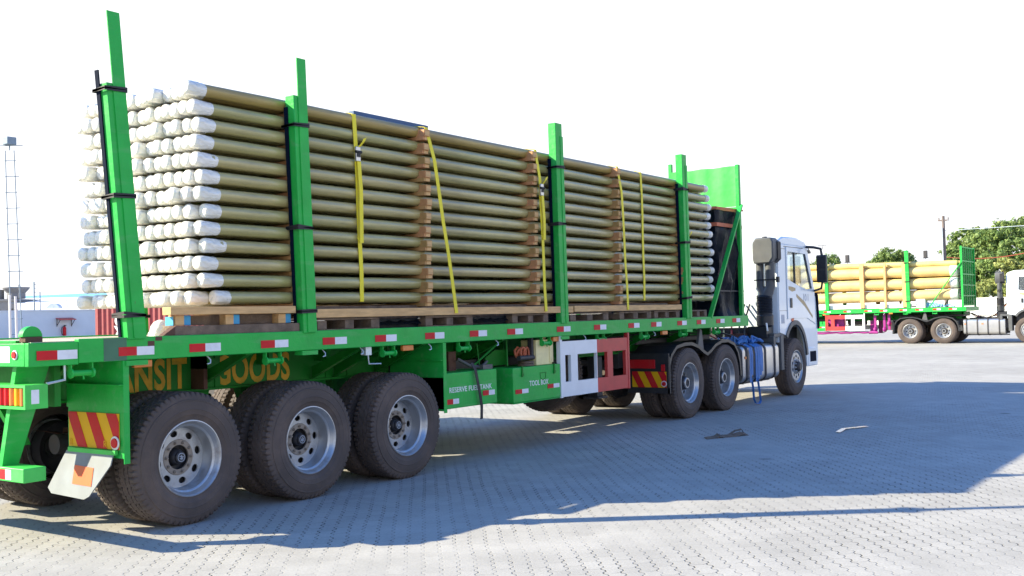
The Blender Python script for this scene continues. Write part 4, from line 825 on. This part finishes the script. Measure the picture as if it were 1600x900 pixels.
strap('lashing_strap', 'slanting yellow strap just ahead of the second timber spacer pile', 3.06, 3.41, 1.645, -0.03)
strap('lashing_strap', 'yellow strap with a small buckle just behind the third green stake', 5.10, 5.13, 1.645, -0.03, 3.10, 0.6)
strap('lashing_strap', 'yellow strap over the fourth timber spacer pile', 7.09, 7.15, 1.645, -0.03)
strap('lashing_strap', 'thin straight yellow strap midway between third and fourth green stakes', 7.86, 7.87, 1.775, 0.10)
strap('lashing_strap', 'yellow strap with knotted loop just ahead of the fourth green stake', 9.235, 9.235, 1.645, 0.06, 2.66, 0.3)
o = MB().box(0, 1.14, 0, 0.07, -0.018, 0.035).box(0.02, 1.12, 0.01, 0.06, 0.035, 0.039).build('steel_channel', 'bluebar', bevel=0.004, loc=(2.14, 0.20, 3.618)); o.rotation_euler = (0, 0, 0.0); tag(o, 'dark blue steel bar lying on top of the poles', 'steel bar')

# wrapped bundle in front of the headboard
def tarp_bundle():
    t = thing('wrapped_bundle', 'tall black tarpaulin wrapped bundle in front of the green headboard', 'bundle', (10.42, 0.12, 1.50))
    W, D, H = 0.98, 2.16, 1.74; rnd = random.Random(4); m = MB(); per = []
    nW, nD = 16, 40
    for i in range(nW): per.append((W*i/nW, 0, 0))
    for i in range(nD): per.append((W, D*i/nD, 1))
    for i in range(nW): per.append((W-W*i/nW, D, 2))
    for i in range(nD): per.append((0, D-D*i/nD, 3))
    nz = 30; n = len(per)
    for k in range(nz+1):
        z = H*k/nz
        for i, (x, y, s) in enumerate(per):
            f = 0.022*math.sin(i*0.9+z*3.1)+0.018*math.sin(i*2.1-z*5.3+1)+0.015*math.sin(i*0.37+z*9)+rnd.uniform(-0.006, 0.006)
            f *= 0.6+0.6*abs(math.sin(z*2.1)); pinch = -0.03*math.exp(-((z-1.5)/0.05)**2)-0.02*math.exp(-((z-0.42)/0.05)**2)
            f += pinch + (0.06*math.exp(-z/0.08))
            dx, dy = {0: (0, -1), 1: (1, 0), 2: (0, 1), 3: (-1, 0)}[s]
            m.v.append((x+dx*f, y+dy*f, z))
    for k in range(nz):
        for i in range(n): j = (i+1) % n; m.f.append((k*n+i, k*n+j, (k+1)*n+j, (k+1)*n+i))
    m.f.append(tuple(nz*n+i for i in range(n)))
    m.build('tarpaulin', 'tarp', t, smooth=70)
    for z, c_, h in ((1.50, 'orangeband', 0.06), (0.42, 'darkmetal', 0.02)):
        P = [(-0.02, -0.02, z), (W+0.02, -0.02, z), (W+0.02, D+0.02, z), (-0.02, D+0.02, z), (-0.02, -0.02, z)]
        MB().ribbon(P, (0, 0, 1), h, 0.006).build('band', c_, t, smooth=0)
    MB().box(-0.02, W+0.03, 0.0, D, H+0.005, H+0.055).build('top_board', 'timber', t, bevel=0.003)
    MB().ribbon([(-0.03, -0.03, H+0.03), (W+0.05, -0.035, H+0.045)], (0, 0, 1), 0.03, 0.006).ribbon([(-0.03, -0.03, H+0.02), (-0.03, D, H+0.02)], (0, 0, 1), 0.03, 0.006).build('band', 'orangeband', t, smooth=0)
tarp_bundle()

t = thing('shade_blocker', 'unseen grey steel skip standing on the paving beyond the trailer, behind the tool box', 'blocker', (3.6, 3.0, 0))  # unseen box added only to cast shade on the paving under the trailer
MB().plate([(0, 0), (2.7, 0), (2.7, 2.4), (0, 2.4)], [[(0.06, 0.06), (2.64, 0.06), (2.64, 2.34), (0.06, 2.34)]], XY, 0.12, 1.36).box(0.05, 2.65, 0.05, 2.35, 0.12, 0.16).build('body', 'darkmetal', t, smooth=0)
MB().plate([(-0.05, -0.05), (2.75, -0.05), (2.75, 2.45), (-0.05, 2.45)], [[(0.05, 0.05), (2.65, 0.05), (2.65, 2.35), (0.05, 2.35)]], XY, 1.30, 1.38).build('rim_rail', 'darkmetal', t, smooth=0)
for i in range(5): MB().box(0.3+i*0.5, 0.38+i*0.5, -0.05, 0.0, 0.12, 1.30).build('rib', 'darkmetal', t, smooth=0)
for x in (0.2, 2.4): MB().box(x, x+0.1, 0, 2.4, 0, 0.12).build('skid', 'darkmetal', t, smooth=0)
# things hanging about the chassis
t = thing('spare_wheel', 'spare wheel carried on edge behind the white half of the side guard', 'spare wheel', (6.80, 0.85, 0.90), group=None)
link('tyre', ME_TYRE, t).rotation_euler = (0, 0, R_(90)); link('rim', ME_RIM, t).rotation_euler = (0, 0, R_(90))
t.rotation_euler = (0, 0, R_(0)); t.location = (6.95, 1.10, 0.80)
o = MB().box(0, 0.34, 0, 0.22, 0, 0.30).box(0.34, 0.40, 0.02, 0.2, 0.03, 0.27).box(0.28, 0.36, -0.008, 0.0, 0.02, 0.29).cyl((0.3, 0.1, 0.30), (0.3, 0.1, 0.34), 0.035).build('jerrycan', 'yellowpoly', bevel=0.02, loc=(5.03, 0.06, 1.003)); tag(o, 'pale yellow plastic jerrycan standing on the tool box', 'jerrycan')
m = MB(); random.seed(9); pts = []
for i in range(70): a = i*0.55; pts.append((0.10+0.07*math.cos(a)+0.002*i, 0.06+0.03*math.sin(a*0.7), 0.10+0.06*math.sin(a)+random.uniform(-0.01, 0.01)))
o = m.tube(pts, 0.014, 6).build('rope_coil', 'orangeband', loc=(4.72, 0.10, 1.06)); tag(o, 'faded red rope coil hung above the tool box', 'rope')
o = MB().lathe([(0.05, 0), (0.10, 0.0), (0.10, 0.025), (0.05, 0.025)], (0, 0, 0), 20, 'z').lathe([(0.05, 0.03), (0.095, 0.03), (0.095, 0.055), (0.05, 0.055)], (0.01, 0, 0), 20, 'z').build('rope_coil', 'oldwood', loc=(4.92, 0.14, 1.003)); tag(o, 'grey coil of webbing lying on the tool box lid', 'webbing coil')
o = MB().ribbon([(0, 0.01, 0.10), (0.03, -0.02, 0.02), (0.05, -0.03, -0.10), (0.09, -0.03, -0.25), (0.12, -0.025, -0.38), (0.115, -0.025, -0.47), (0.12, -0.02, -0.52)], (1, 0, 0.1), 0.045, 0.005).build('hanging_strap', 'rubber', loc=(3.72, 0.02, 1.00), smooth=0); tag(o, 'black strap hanging in front of the reserve fuel tank', 'strap')
random.seed(21)
m = MB()
for x, w_, l_ in ((11.40, 0.07, 0.62), (11.48, 0.06, 0.50), (11.66, 0.08, 0.62), (11.76, 0.08, 0.58), (11.85, 0.08, 0.52), (11.92, 0.06, 0.46)):
    m.ribbon([(x-0.05, 0.40, 1.015), (x-0.02, 0.12, 1.02), (x, 0.03, 0.97), (x+0.01, 0.015, 0.85), (x, 0.015, 1.0-l_)], (1, 0, 0.05), w_, 0.006)
for i in range(34):
    x = 11.05+random.uniform(0, 0.85); y = random.uniform(0.1, 0.7)
    m.tube([(x, y, 1.04), (x+0.1, y+random.uniform(-0.1, 0.1), 1.08+random.uniform(0, 0.07)), (x+0.25, y+random.uniform(-0.1, 0.1), 1.05), (x+0.35, y, 1.09)], 0.022, 6)
tag(m.build('webbing_bundle', 'bluestrap', smooth=60), 'tangled blue webbing draped over the aluminium fuel tank', 'webbing')
m = MB(); m.ribbon([(11.46, 0.03, 0.45), (11.45, 0.0, 0.3), (11.40, -0.03, 0.10), (11.42, -0.05, 0.03), (11.56, -0.06, 0.02), (11.66, -0.04, 0.05), (11.68, -0.02, 0.2), (11.70, 0.02, 0.45)], (0.3, 1, 0.2), 0.045, 0.005)
tag(m.build('hanging_strap', 'bluestrap', smooth=0), 'blue webbing loop hanging below the fuel tank almost to the ground', 'strap')

# rubbish on the paving
m = MB().ribbon([(0, 0, 0.012), (0.25, -0.10, 0.02), (0.33, -0.14, 0.06), (0.42, -0.18, 0.02), (0.62, -0.30, 0.02), (0.85, -0.40, 0.05), (0.98, -0.46, 0.02)], (0.55, 0.8, 0.25), 0.16, 0.008).ribbon([(0.62, -0.2, 0.02), (0.8, -0.28, 0.10), (0.95, -0.36, 0.12), (1.0, -0.40, 0.02)], (0.6, 0.7, 0.3), 0.06, 0.006)
o = m.build('cardboard_scrap', 'oldwood', loc=(6.75, -1.30, 0), smooth=0); o.scale = (0.62, 0.62, 0.62); tag(o, 'crumpled brown scrap lying on the shaded paving', 'scrap')
o = MB().ribbon([(0, 0, 0.012), (0.4, 0.05, 0.015), (0.8, -0.12, 0.012)], (0.3, 1, 0), 0.07, 0.005).build('plastic_strip', 'wrap', loc=(8.0, -2.55, 0), smooth=0); tag(o, 'thin white plastic strip lying on the shaded paving', 'plastic strip')

# ------------------------------------------------------------------ far load
def far_world(x, y, z): return (40.9+y, 14.15-x, z)
YP = MB().tube([(0, 0, 0), (0, -8.2, 0)], [0.235, 0.22], 24).mesh('utility_pole', 'yellowpole', 50)
YT = MB().tube([(0, 0, 0), (0, -8.2, 0)], [0.13, 0.115], 20).mesh('utility_pole', 'yellowpole', 50)
YWR = MB().lathe([(0.001, 0), (0.21, 0.0), (0.228, 0.03), (0.230, 0.27), (0.224, 0.30)], (0, -8.22, 0), 24, 'y').mesh('plastic_wrap', 'wrap', 50)
for r, (zc, me) in enumerate(((2.00, YP), (2.54, YP), (3.08, YP), (3.46, YT))):
    for c in range(4 if me is YP else 7):
        o = link('utility_pole', me); o.location = (40.9+0.30+(0.52 if me is YP else 0.29)*c, 11.35-0.0, zc+0.01*math.sin(c*3+r)); o.rotation_euler = (R_(0.4*(r-1)), 0, 0)
        tag(o, ('thick' if me is YP else 'thin')+' yellow pole on the distant trailer, '+('top', 'third', 'second', 'bottom')[3-r if 3-r != 3 else 3] .replace('third', 'second').replace('second', 'second', 1)+' layer, '+ORD[c]+' from the near side', 'pole', 'yellow poles on the distant trailer')
        if me is YP: link('plastic_wrap', YWR, o)
# fix the layer words explicitly
for o in bpy.data.objects:
    if o.get('group') == 'yellow poles on the distant trailer':
        z = o.location.z; lay = 'bottom' if z < 2.3 else 'second' if z < 2.8 else 'third' if z < 3.3 else 'top'
        c = o['label'].split('layer, ')[1]
        o['label'] = ('thin' if lay == 'top' else 'thick')+' yellow pole on the distant trailer, '+lay+' layer, '+c
for y, lab in ((9.9, 'pale crate frame beside the left stake of the distant trailer'), (7.05, 'pale crate frame left of centre on the distant load'), (6.06, 'thin pale crate frame at the centre of the distant load'), (5.25, 'pale crate frame beside the right stake of the distant trailer')):
    t = thing('crate_frame', lab, 'timber frame', (40.9, y, 1.56), group='timber frames round the distant poles')
    ww = 0.045 if y == 6.06 else 0.09
    MB().box(0.02, 0.09, -ww, ww, 0, 1.92).build('upright', 'timber', t, bevel=0.004); MB().box(2.35, 2.42, -ww, ww, 0, 1.92).build('upright', 'timber', t, bevel=0.004)
    for z in (0.0, 0.68, 1.22, 1.72): MB().box(0.09, 2.35, -ww, ww, z-0.02, z+0.035).build('crosspiece', 'timber', t, smooth=0)
o = MB().box(0, 0.1, 0, 4.9, 0, 0.17).build('timber_bearer', 'wallsun', bevel=0.004, loc=(41.0, 5.0, 1.53)); tag(o, 'white board along the foot of the distant load', 'board')
for y in (3.7, 5.6, 7.0, 8.2): o = MB().box(0, 2.2, 0, 0.55, 0, 0.035).build('timber_board', 'oldwood', loc=(41.02, y, 1.497)); tag(o, 'dark flat board under the distant load, '+{3.7: 'nearest its headboard', 5.6: 'just left of its right stake', 7.0: 'left of centre', 8.2: 'beside its left stake'}[y], 'board', 'flat boards under the distant load')
o = MB().box(0, 0.4, 0, 0.4, 0, 0.42).build('white_box', 'wallsun', bevel=0.02, loc=(41.05, 4.45, 1.50)); tag(o, 'white box on the distant trailer behind its diagonal brace', 'box')
m = MB(); random.seed(2)
for i in range(10): a = random.uniform(0, 1.2); m.tube([(0.1, a*0.8, 0.02), (0.25, a*0.8+0.2, 0.12+random.uniform(0, 0.1)), (0.2, a*0.8+0.5, 0.04)], 0.04, 6)
tag(m.build('webbing_bundle', 'bluesheet', loc=(41.0, 3.25, 1.50)), 'pale blue sheet heaped before the distant headboard', 'plastic sheet')

# ------------------------------------------------------------------ background right: wall, trees, poles
def pxray(u, v, d):
    r = F*FPX + R2*(u-800) - U2*(v-450); return Vector((-5.4, -6.968, 1.597)) + r*(d/FPX)
t = thing('boundary_wall', 'long white boundary wall behind the distant truck', 'wall', (80, 0, 0))
MB().box(0, 0.25, -60, 60, 0, 2.0).build('wall_panel', 'wallsun', t, smooth=0)
MB().box(-0.06, 0.31, -60, 60, 2.0, 2.1).build('coping', 'wallsun', t, smooth=0)
def tree(name, lab, base, trunk_h, clumps, leaf, nleaf, size, mt, seed):
    rnd = random.Random(seed); t = thing(name, lab, 'tree', base, group='trees beyond the yard')
    m = MB(); m.tube([(0, 0, 0), (0.1, 0.1, trunk_h*0.5), (0, 0.2, trunk_h)], [0.38*size, 0.30*size, 0.22*size], 10)
    for (cx, cy, cz, r) in clumps: m.tube([(0, 0.1, trunk_h*0.8), (cx*0.45, cy*0.45, trunk_h+(cz-trunk_h)*0.35), (cx*0.9, cy*0.9, cz-r*0.2)], [0.16*size, 0.11*size, 0.04*size], 6)
    m.build('trunk', 'bark', t)
    tot = sum(c[3]**2 for c in clumps); V = []; Fc = []
    for (cx, cy, cz, r) in clumps:
        # each clump is made of small tufts
        nt_ = max(5, int(26*r*r/ (size*size)))
        for k in range(nt_):
            a = rnd.uniform(0, 6.283); ph = math.asin(rnd.uniform(-0.75, 1)); rr_ = r*rnd.uniform(0.65, 1.05)
            tx, ty, tz = cx+rr_*math.cos(a)*math.cos(ph), cy+rr_*math.sin(a)*math.cos(ph), cz+rr_*0.72*math.sin(ph)
            tr = rnd.uniform(0.25, 0.5)*size
            for q in range(int(nleaf*r*r/tot/nt_)):
                d = Vector((rnd.gauss(0, 1), rnd.gauss(0, 1), rnd.gauss(0, 0.6))); d = d.normalized()*tr*rnd.uniform(0.3, 1)**0.5
                c = Vector((tx, ty, tz))+d; nrm = (d.normalized()+Vector((rnd.uniform(-.6, .6), rnd.uniform(-.6, .6), rnd.uniform(-.2, 1)))).normalized()
                u = nrm.orthogonal().normalized(); u.rotate(Matrix.Rotation(rnd.uniform(0, 6.28), 3, nrm)); vv = nrm.cross(u); l = leaf*rnd.uniform(0.6, 1.3)
                o = len(V); V += [c-u*l, c-vv*l*0.45, c+u*l, c+vv*l*0.45]; Fc.append((o, o+1, o+2, o+3))
    me = bpy.data.meshes.new('crown'); me.from_pydata([tuple(v) for v in V], [], Fc); me.materials.append(MT[mt]); link('crown', me, t)
    return t
def cl(pts, base, d):      # clump centres given as bearings, sizes in metres
    o = []
    for (u, v, r, dd) in pts: p = pxray(u, v, d+dd); o.append((p.x-base[0], p.y-base[1], p.z, r))
    return o
b = pxray(1600, 500, 92); b.z = 0
tree('spreading_tree', 'big spreading tree above the white wall at the right edge', b, 2.6, cl([(1570, 366, 1.5, 0), (1540, 378, 1.6, 1), (1600, 362, 1.7, 2), (1640, 370, 2.0, 0), (1590, 395, 1.8, -2), (1555, 410, 1.5, -2), (1625, 405, 1.9, -1), (1600, 430, 1.5, -2), (1570, 440, 1.3, -1), (1640, 435, 1.7, 0), (1680, 400, 2.2, 1), (1660, 365, 1.8, 3)], b, 92), 0.17, 30000, 1.0, 'leaf', 1)
b = pxray(1510, 500, 98); b.z = 0
tree('spreading_tree', 'round green tree behind the wooden power pole', b, 2.4, cl([(1510, 375, 1.4, 0), (1490, 392, 1.1, 0), (1530, 372, 1.3, 1), (1545, 392, 1.4, 0), (1515, 400, 1.5, -1), (1492, 408, 0.9, -1), (1535, 425, 1.5, -1), (1520, 445, 1.2, 0), (1548, 450, 1.2, -1), (1500, 430, 1.1, 0)], b, 98), 0.16, 20000, 0.9, 'leaf', 2)
b = pxray(1560, 500, 84); b.z = 0
tree('spreading_tree', 'low pale yellowish tree close behind the white wall', b, 1.6, cl([(1590, 425, 1.0, 0), (1570, 415, 0.8, 0), (1605, 440, 1.0, 0), (1545, 448, 0.9, 1), (1570, 455, 0.9, 0), (1530, 458, 0.8, 0), (1598, 460, 1.0, 0)], b, 84), 0.13, 12000, 0.7, 'leaf2', 3)
b = pxray(1393, 500, 130); b.z = 0
tree('spreading_tree', 'small pale tree showing above the middle of the distant load', b, 3.5, cl([(1393, 402, 1.6, 0), (1378, 408, 1.3, 0), (1408, 406, 1.4, 1), (1420, 410, 1.0, 0), (1368, 412, 0.9, 0), (1395, 415, 1.6, 0), (1412, 420, 1.4, 0)], b, 130), 0.16, 9000, 1.0, 'leaf', 4)
b = pxray(1285, 500, 130); b.z = 0
tree('spreading_tree', 'small tree tip showing beside the cab mirror', b, 3.0, cl([(1295, 404, 0.9, 0), (1300, 412, 1.0, 0), (1285, 410, 0.9, 0), (1270, 425, 1.6, 0)], b, 130), 0.16, 4000, 1.0, 'leaf', 5)
p = pxray(1477, 420, 72)
t = thing('power_pole', 'grey wooden power pole in front of the big trees', 'power pole', (p.x, p.y, 0))
MB().tube([(0, 0, 0), (0.0, 0.02, 7.7)], [0.14, 0.10], 10).build('shaft', 'polewood', t)
MB().box(-0.06, 0.06, -0.35, 0.35, 7.35, 7.45).cyl((0, -0.3, 7.45), (0, -0.3, 7.6), 0.04).cyl((0, 0.3, 7.45), (0, 0.3, 7.6), 0.04).build('crossarm', 'polewood', t)
MB().box(-0.2, -0.12, 0.05, 0.12, 3.5, 6.9).build('climbing_steps', 'galv', t, smooth=0)
for z, dz, c_, lab in ((7.4, -0.3, 'galv', 'topmost pale overhead wire in front of the trees'), (6.7, -0.2, 'galv', 'lower pale overhead wire in front of the trees')):
    a = Vector((p.x, p.y, z)); e = Vector((p.x-6, p.y-30, z+0.2)); m = MB(); m.tube([a+(e-a)*i/10+Vector((0, 0, dz*4*(i/10)*(1-i/10))) for i in range(11)], 0.02, 5); tag(m.build('overhead_wire', c_), lab, 'wire', 'overhead wires')
a = pxray(1480, 402, 76); e = pxray(1660, 378, 76); o = MB().tube([a+(e-a)*i/10+Vector((0, 0, -0.5*4*(i/10)*(1-i/10))) for i in range(11)], 0.035, 5).build('overhead_wire', 'orangeband'); tag(o, 'orange cable sagging across the lower part of the trees', 'wire', 'overhead wires')
for u, v, lab in ((1324, 396, 'lamp head above the left end of the distant load'), (1446, 389, 'lamp head between the small tree and the power pole')):
    p = pxray(u, v+8, 75); t = thing('floodlight_pole', 'small dark '+lab, 'lamp post', (p.x, p.y, 0), group='small lamp posts behind the distant load')
    MB().cyl((0, 0, 0), (0, 0, p.z), 0.05, 0.04, 8).build('post', 'galv', t); MB().box(-0.1, 0.1, -0.13, 0.13, p.z-0.25, p.z+0.25).box(-0.12, 0.12, -0.2, 0.2, p.z-0.3, p.z-0.25).build('lamp_head', 'darkmetal', t, bevel=0.02)
# distant land so the horizon is not a bare edge
m = MB(); random.seed(8)
for k in range(60):
    a = k*0.11-0.6; x0, y0 = 420*math.cos(a-0.5), 420*math.sin(a-0.5); m.v.append((x0, y0, -0.5)); m.v.append((x0*1.1, y0*1.1, random.uniform(0.6, 2.0)))
for k in range(59): m.f.append((2*k, 2*k+2, 2*k+3, 2*k+1))
tag(m.build('terrain', 'wallsun'), None, None, kind='structure')

# ------------------------------------------------------------------ background left
A = pxray(-60, 530, 60); B = pxray(154, 530, 66)
d = (B-A); ln = math.hypot(d.x, d.y); ang = math.atan2(d.y, d.x)
t = thing('yard_wall', 'pale blue-white yard wall at the left with a fire extinguisher on it', 'wall', (A.x, A.y, 0), ang)
MB().box(-6, ln+9, 0.0, 0.25, 0, 2.60).build('wall_panel', 'wallwhite', t, smooth=0); MB().box(-6, ln+9, -0.04, 0.29, 2.60, 2.66).build('coping', 'wallwhite', t, smooth=0)
for f in (0.36, 0.42): MB().box(ln*f, ln*f+0.12, -0.02, 0.0, 0, 2.6).build('pilaster', 'wallwhite', t, smooth=0)
def onwall(u, v, out_=0.0):      # where a bearing meets the wall's face, in the wall's own frame
    P = pxray(u, v, 1)-Vector((-5.4, -6.968, 1.597)); C0 = Vector((-5.4, -6.968, 1.597)); n = Vector((math.sin(ang), -math.cos(ang), 0)); s = ((A-C0).dot(n)+out_)/P.dot(n); Q = C0+P*s; q = Q-A
    return q.x*math.cos(ang)+q.y*math.sin(ang), Q.z
def wallthing(name, lab, cat, u, v):
    x, z = onwall(u, v); return thing(name, lab, cat, (A.x+x*math.cos(ang), A.y+x*math.sin(ang), z), ang)
t = wallthing('fire_extinguisher', 'red fire extinguisher with black hose on the pale wall', 'fire extinguisher', 99.5, 524.5)
MB().lathe([(0.001, 0), (0.095, 0.0), (0.10, 0.03), (0.10, 0.46), (0.07, 0.53), (0.03, 0.55)], (0, -0.13, 0), 16, 'z').build('cylinder', 'refl_red', t)
MB().box(-0.03, 0.06, -0.16, -0.10, 0.55, 0.62).box(-0.05, 0.12, -0.14, -0.12, 0.62, 0.65).build('valve', 'rubber', t); MB().tube([(-0.03, -0.14, 0.58), (-0.16, -0.15, 0.52), (-0.22, -0.15, 0.3), (-0.16, -0.15, 0.08), (-0.08, -0.18, 0.0)], 0.02, 6).build('hose', 'rubber', t)
t = wallthing('small_awning', 'little dark red awning above the fire extinguisher', 'awning', 100, 500)
MB().hexa([(-0.52, -0.55, 0.0), (0.52, -0.55, 0.0), (0.52, 0, 0.10), (-0.52, 0, 0.10), (-0.52, -0.55, 0.04), (0.52, -0.55, 0.04), (0.52, 0, 0.14), (-0.52, 0, 0.14)]).build('canopy', 'red', t, smooth=0)
for x in (-0.45, 0.45): MB().bar((x, -0.03, -0.40), (x, -0.03, 0.08), 0.03, 0.03).bar((x, -0.03, -0.35), (x, -0.5, 0.02), 0.025, 0.025).build('bracket', 'darkmetal', t)
# shipping container
P = pxray(152, 530, 44); P.z = 0; Q = pxray(380, 530, 41); dv = Q-P; ca = math.atan2(dv.y, dv.x)
t = thing('shipping_container', 'corrugated red shipping container behind the trailer', 'container', P, ca)
m = MB(); n = 22; Lc = 6.06; s_ = Lc/n
for i in range(n):
    x = i*s_; q = [(x, 0), (x+s_*0.25, 0), (x+s_*0.42, 0.06), (x+s_*0.75, 0.06), (x+s_*0.95, 0)]
    for (xa, ya), (xb, yb) in zip(q, q[1:]+[(x+s_, 0)]): o = len(m.v); m.v += [(xa, ya, 0.15), (xb, yb, 0.15), (xb, yb, 2.45), (xa, ya, 2.45)]; m.f.append((o, o+1, o+2, o+3))
m.build('corrugated_side', 'container', t, smooth=0)
MB().box(0, Lc, 0.07, 2.43, 0.15, 2.55).box(-0.03, Lc+0.03, -0.03, 0.06, 2.45, 2.59).box(-0.03, Lc+0.03, -0.03, 0.06, 0, 0.15).box(-0.06, 0.08, -0.035, 0.1, 0, 2.59).box(Lc-0.08, Lc+0.06, -0.035, 0.1, 0, 2.59).build('frame', 'container', t, smooth=0)
for ch, z in (('C', 1.62), ('X', 1.16)): text(ch, 0.60, 'letterwhite', t, (0.97, -0.006, z), name='letter', offset=0.03)
# masts
p = pxray(27, 520, 48); q = pxray(15, 235, 48); hh = q.z
t = thing('ladder_mast', 'tall leaning ladder mast with a lamp on top at the left', 'mast', (p.x, p.y, 0)); lx, ly = q.x-p.x, q.y-p.y; rx, ry = Rr.x, Rr.y
def mp(s, z): f = z/hh; wd = 0.20*(1+0.25*(1-f)); return (lx*f+rx*s*wd, ly*f+ry*s*wd, z)
for s in (-1, 1): MB().tube([mp(s, 0), mp(s, hh)], 0.022, 6).build('rail', 'mast', t)
m = MB(); z = 0.6; k = 0
while z < hh: m.tube([mp(-1.3, z), mp(1.0 + (0.9 if k % 2 else 0.3), z)], 0.018, 5); z += 0.72; k += 1
m.build('rungs', 'mast', t)
o = MB().box(lx-0.22, lx+0.22, ly-0.22, ly+0.22, hh+0.25, hh+0.6).build('lamp', 'mast', t, bevel=0.03); MB().tube([mp(0, hh), (lx, ly, hh+0.3)], 0.03, 6).tube([(lx-rx*0.6, ly-ry*0.6, hh+0.22), (lx+rx*0.6, ly+ry*0.6, hh+0.22)], 0.02, 5).build('lamp_arm', 'mast', t)
for u, u2, top, lab in ((15, 16.5, 461, 'shorter white post left of the ladder mast foot'), (24, 27, 463, 'taller white post beside the ladder mast foot')):
    p = pxray(u2, 520, 46); q = pxray(u, top, 46); tag(MB().tube([(0, 0, 0), (q.x-p.x, q.y-p.y, q.z)], 0.055, 8).build('white_post', 'wallsun', loc=(p.x, p.y, 0)), lab, 'post', 'white posts at the left')
for u, v, d_, r_, lab in ((53, 440, 75, 0.05, 'thin grey antenna pole with short arms beyond the yard wall'), (62.5, 456, 75, 0.035, 'shorter thin grey pole beyond the yard wall')):
    q = pxray(u, v, d_); m = MB().tube([(0, 0, 0), (0, 0, q.z)], r_, 6)
    if u == 53:
        for k in range(6): m.tube([(-rx*0.05, -ry*0.05, q.z-0.2-k*0.28), (rx*0.18, ry*0.18, q.z-0.2-k*0.28)], 0.02, 5)
    tag(m.build('antenna_pole', 'mast', loc=(q.x, q.y, 0)), lab, 'pole')
# roofs beyond the wall
p = pxray(-20, 500, 90); q = pxray(23, 466, 90); al = math.atan2(ry, rx)
t = thing('industrial_building', 'grey concrete building with roof tanks at the far left edge', 'building', (p.x, p.y, 0), al)
wd = (pxray(25, 500, 90)-p).length
MB().box(-3, wd, 0, 6, 0, pxray(20, 470, 90).z).build('wall', 'concrete', t, smooth=0)
MB().box(-3, wd+0.1, -0.1, 6.1, pxray(20, 470, 90).z, pxray(20, 467, 90).z).build('parapet', 'concrete', t, smooth=0)
zt = pxray(15, 466, 90).z
MB().lathe([(0.75, zt), (0.75, zt+0.5), (1.1, zt+0.9), (1.1, zt+1.0), (0.001, zt+1.0)], (wd-0.9, 2, 0), 16, 'z').cyl((wd+0.1-0.3, 1, zt), (wd-0.2, 1, zt+1.2), 0.04).build('roof_tank', 'concrete', t)
MB().lathe([(0.6, zt), (0.6, zt+0.8), (0.001, zt+0.9)], (wd-2.6, 2, 0), 16, 'z').build('roof_tank', 'concrete', t)
for k in range(3): MB().box(wd-0.55-k*1.1, wd-0.25-k*1.1, -0.03, 0, 2.9, 3.3).build('window', 'darkmetal', t, smooth=0)
C0 = Vector((-5.4, -6.968, 1.597))
def roof_slab(name, lab, cat, quad, dists, m_, th=0.15, wall_to=0.0):
    t = thing(name, lab, cat, (0, 0, 0)); pts = [pxray(u, v, dd) for (u, v), dd in zip(quad, dists)]
    cen = sum(pts, Vector())/len(pts); t.location = (cen.x, cen.y, 0); loc = [(p.x-cen.x, p.y-cen.y, p.z) for p in pts]
    m = MB(); m.hexa([(x, y, z-th) for x, y, z in loc]+loc); m.build('roof', m_, t, smooth=0)
    ins = [(x*0.96, y*0.96, z-th-0.02) for x, y, z in loc]; m = MB(); m.hexa([(x, y, 0) for x, y, z in ins]+ins); m.build('wall', 'wallsun', t, smooth=0)
    return t
roof_slab('warehouse', 'white roofed warehouse beyond the yard wall at the left', 'warehouse', [(28, 484, ), (175, 484), (190, 463), (26, 466)], (78, 78, 100, 100), 'wallsun')
roof_slab('warehouse', 'far warehouse with a pale blue roof beyond the white roofed one', 'warehouse', [(24, 470), (170, 463), (165, 457), (30, 463)], (110, 110, 150, 150), 'bluesheet')
t = thing('roof_vent', 'pale rounded roof vent on the white roofed warehouse', 'roof vent', pxray(93, 483, 80)*1.0)
zv = t.location.z; t.location.z = zv-0.4
MB().prism([(-0.5+0.5*math.cos(a), 0.4+0.45*math.sin(a)) for a in [math.pi*i/12 for i in range(13)]], lambda a, b_, t_: (rx*a+t_*0.8, ry*a+t_*0.58, b_), 0, 0.6).build('hood', 'galv', t); MB().bar((rx*0.7, ry*0.7, 0), (rx*0.5, ry*0.5, 1.2), 0.06, 0.06).build('stay', 'galv', t)
print('objects', len(bpy.data.objects))
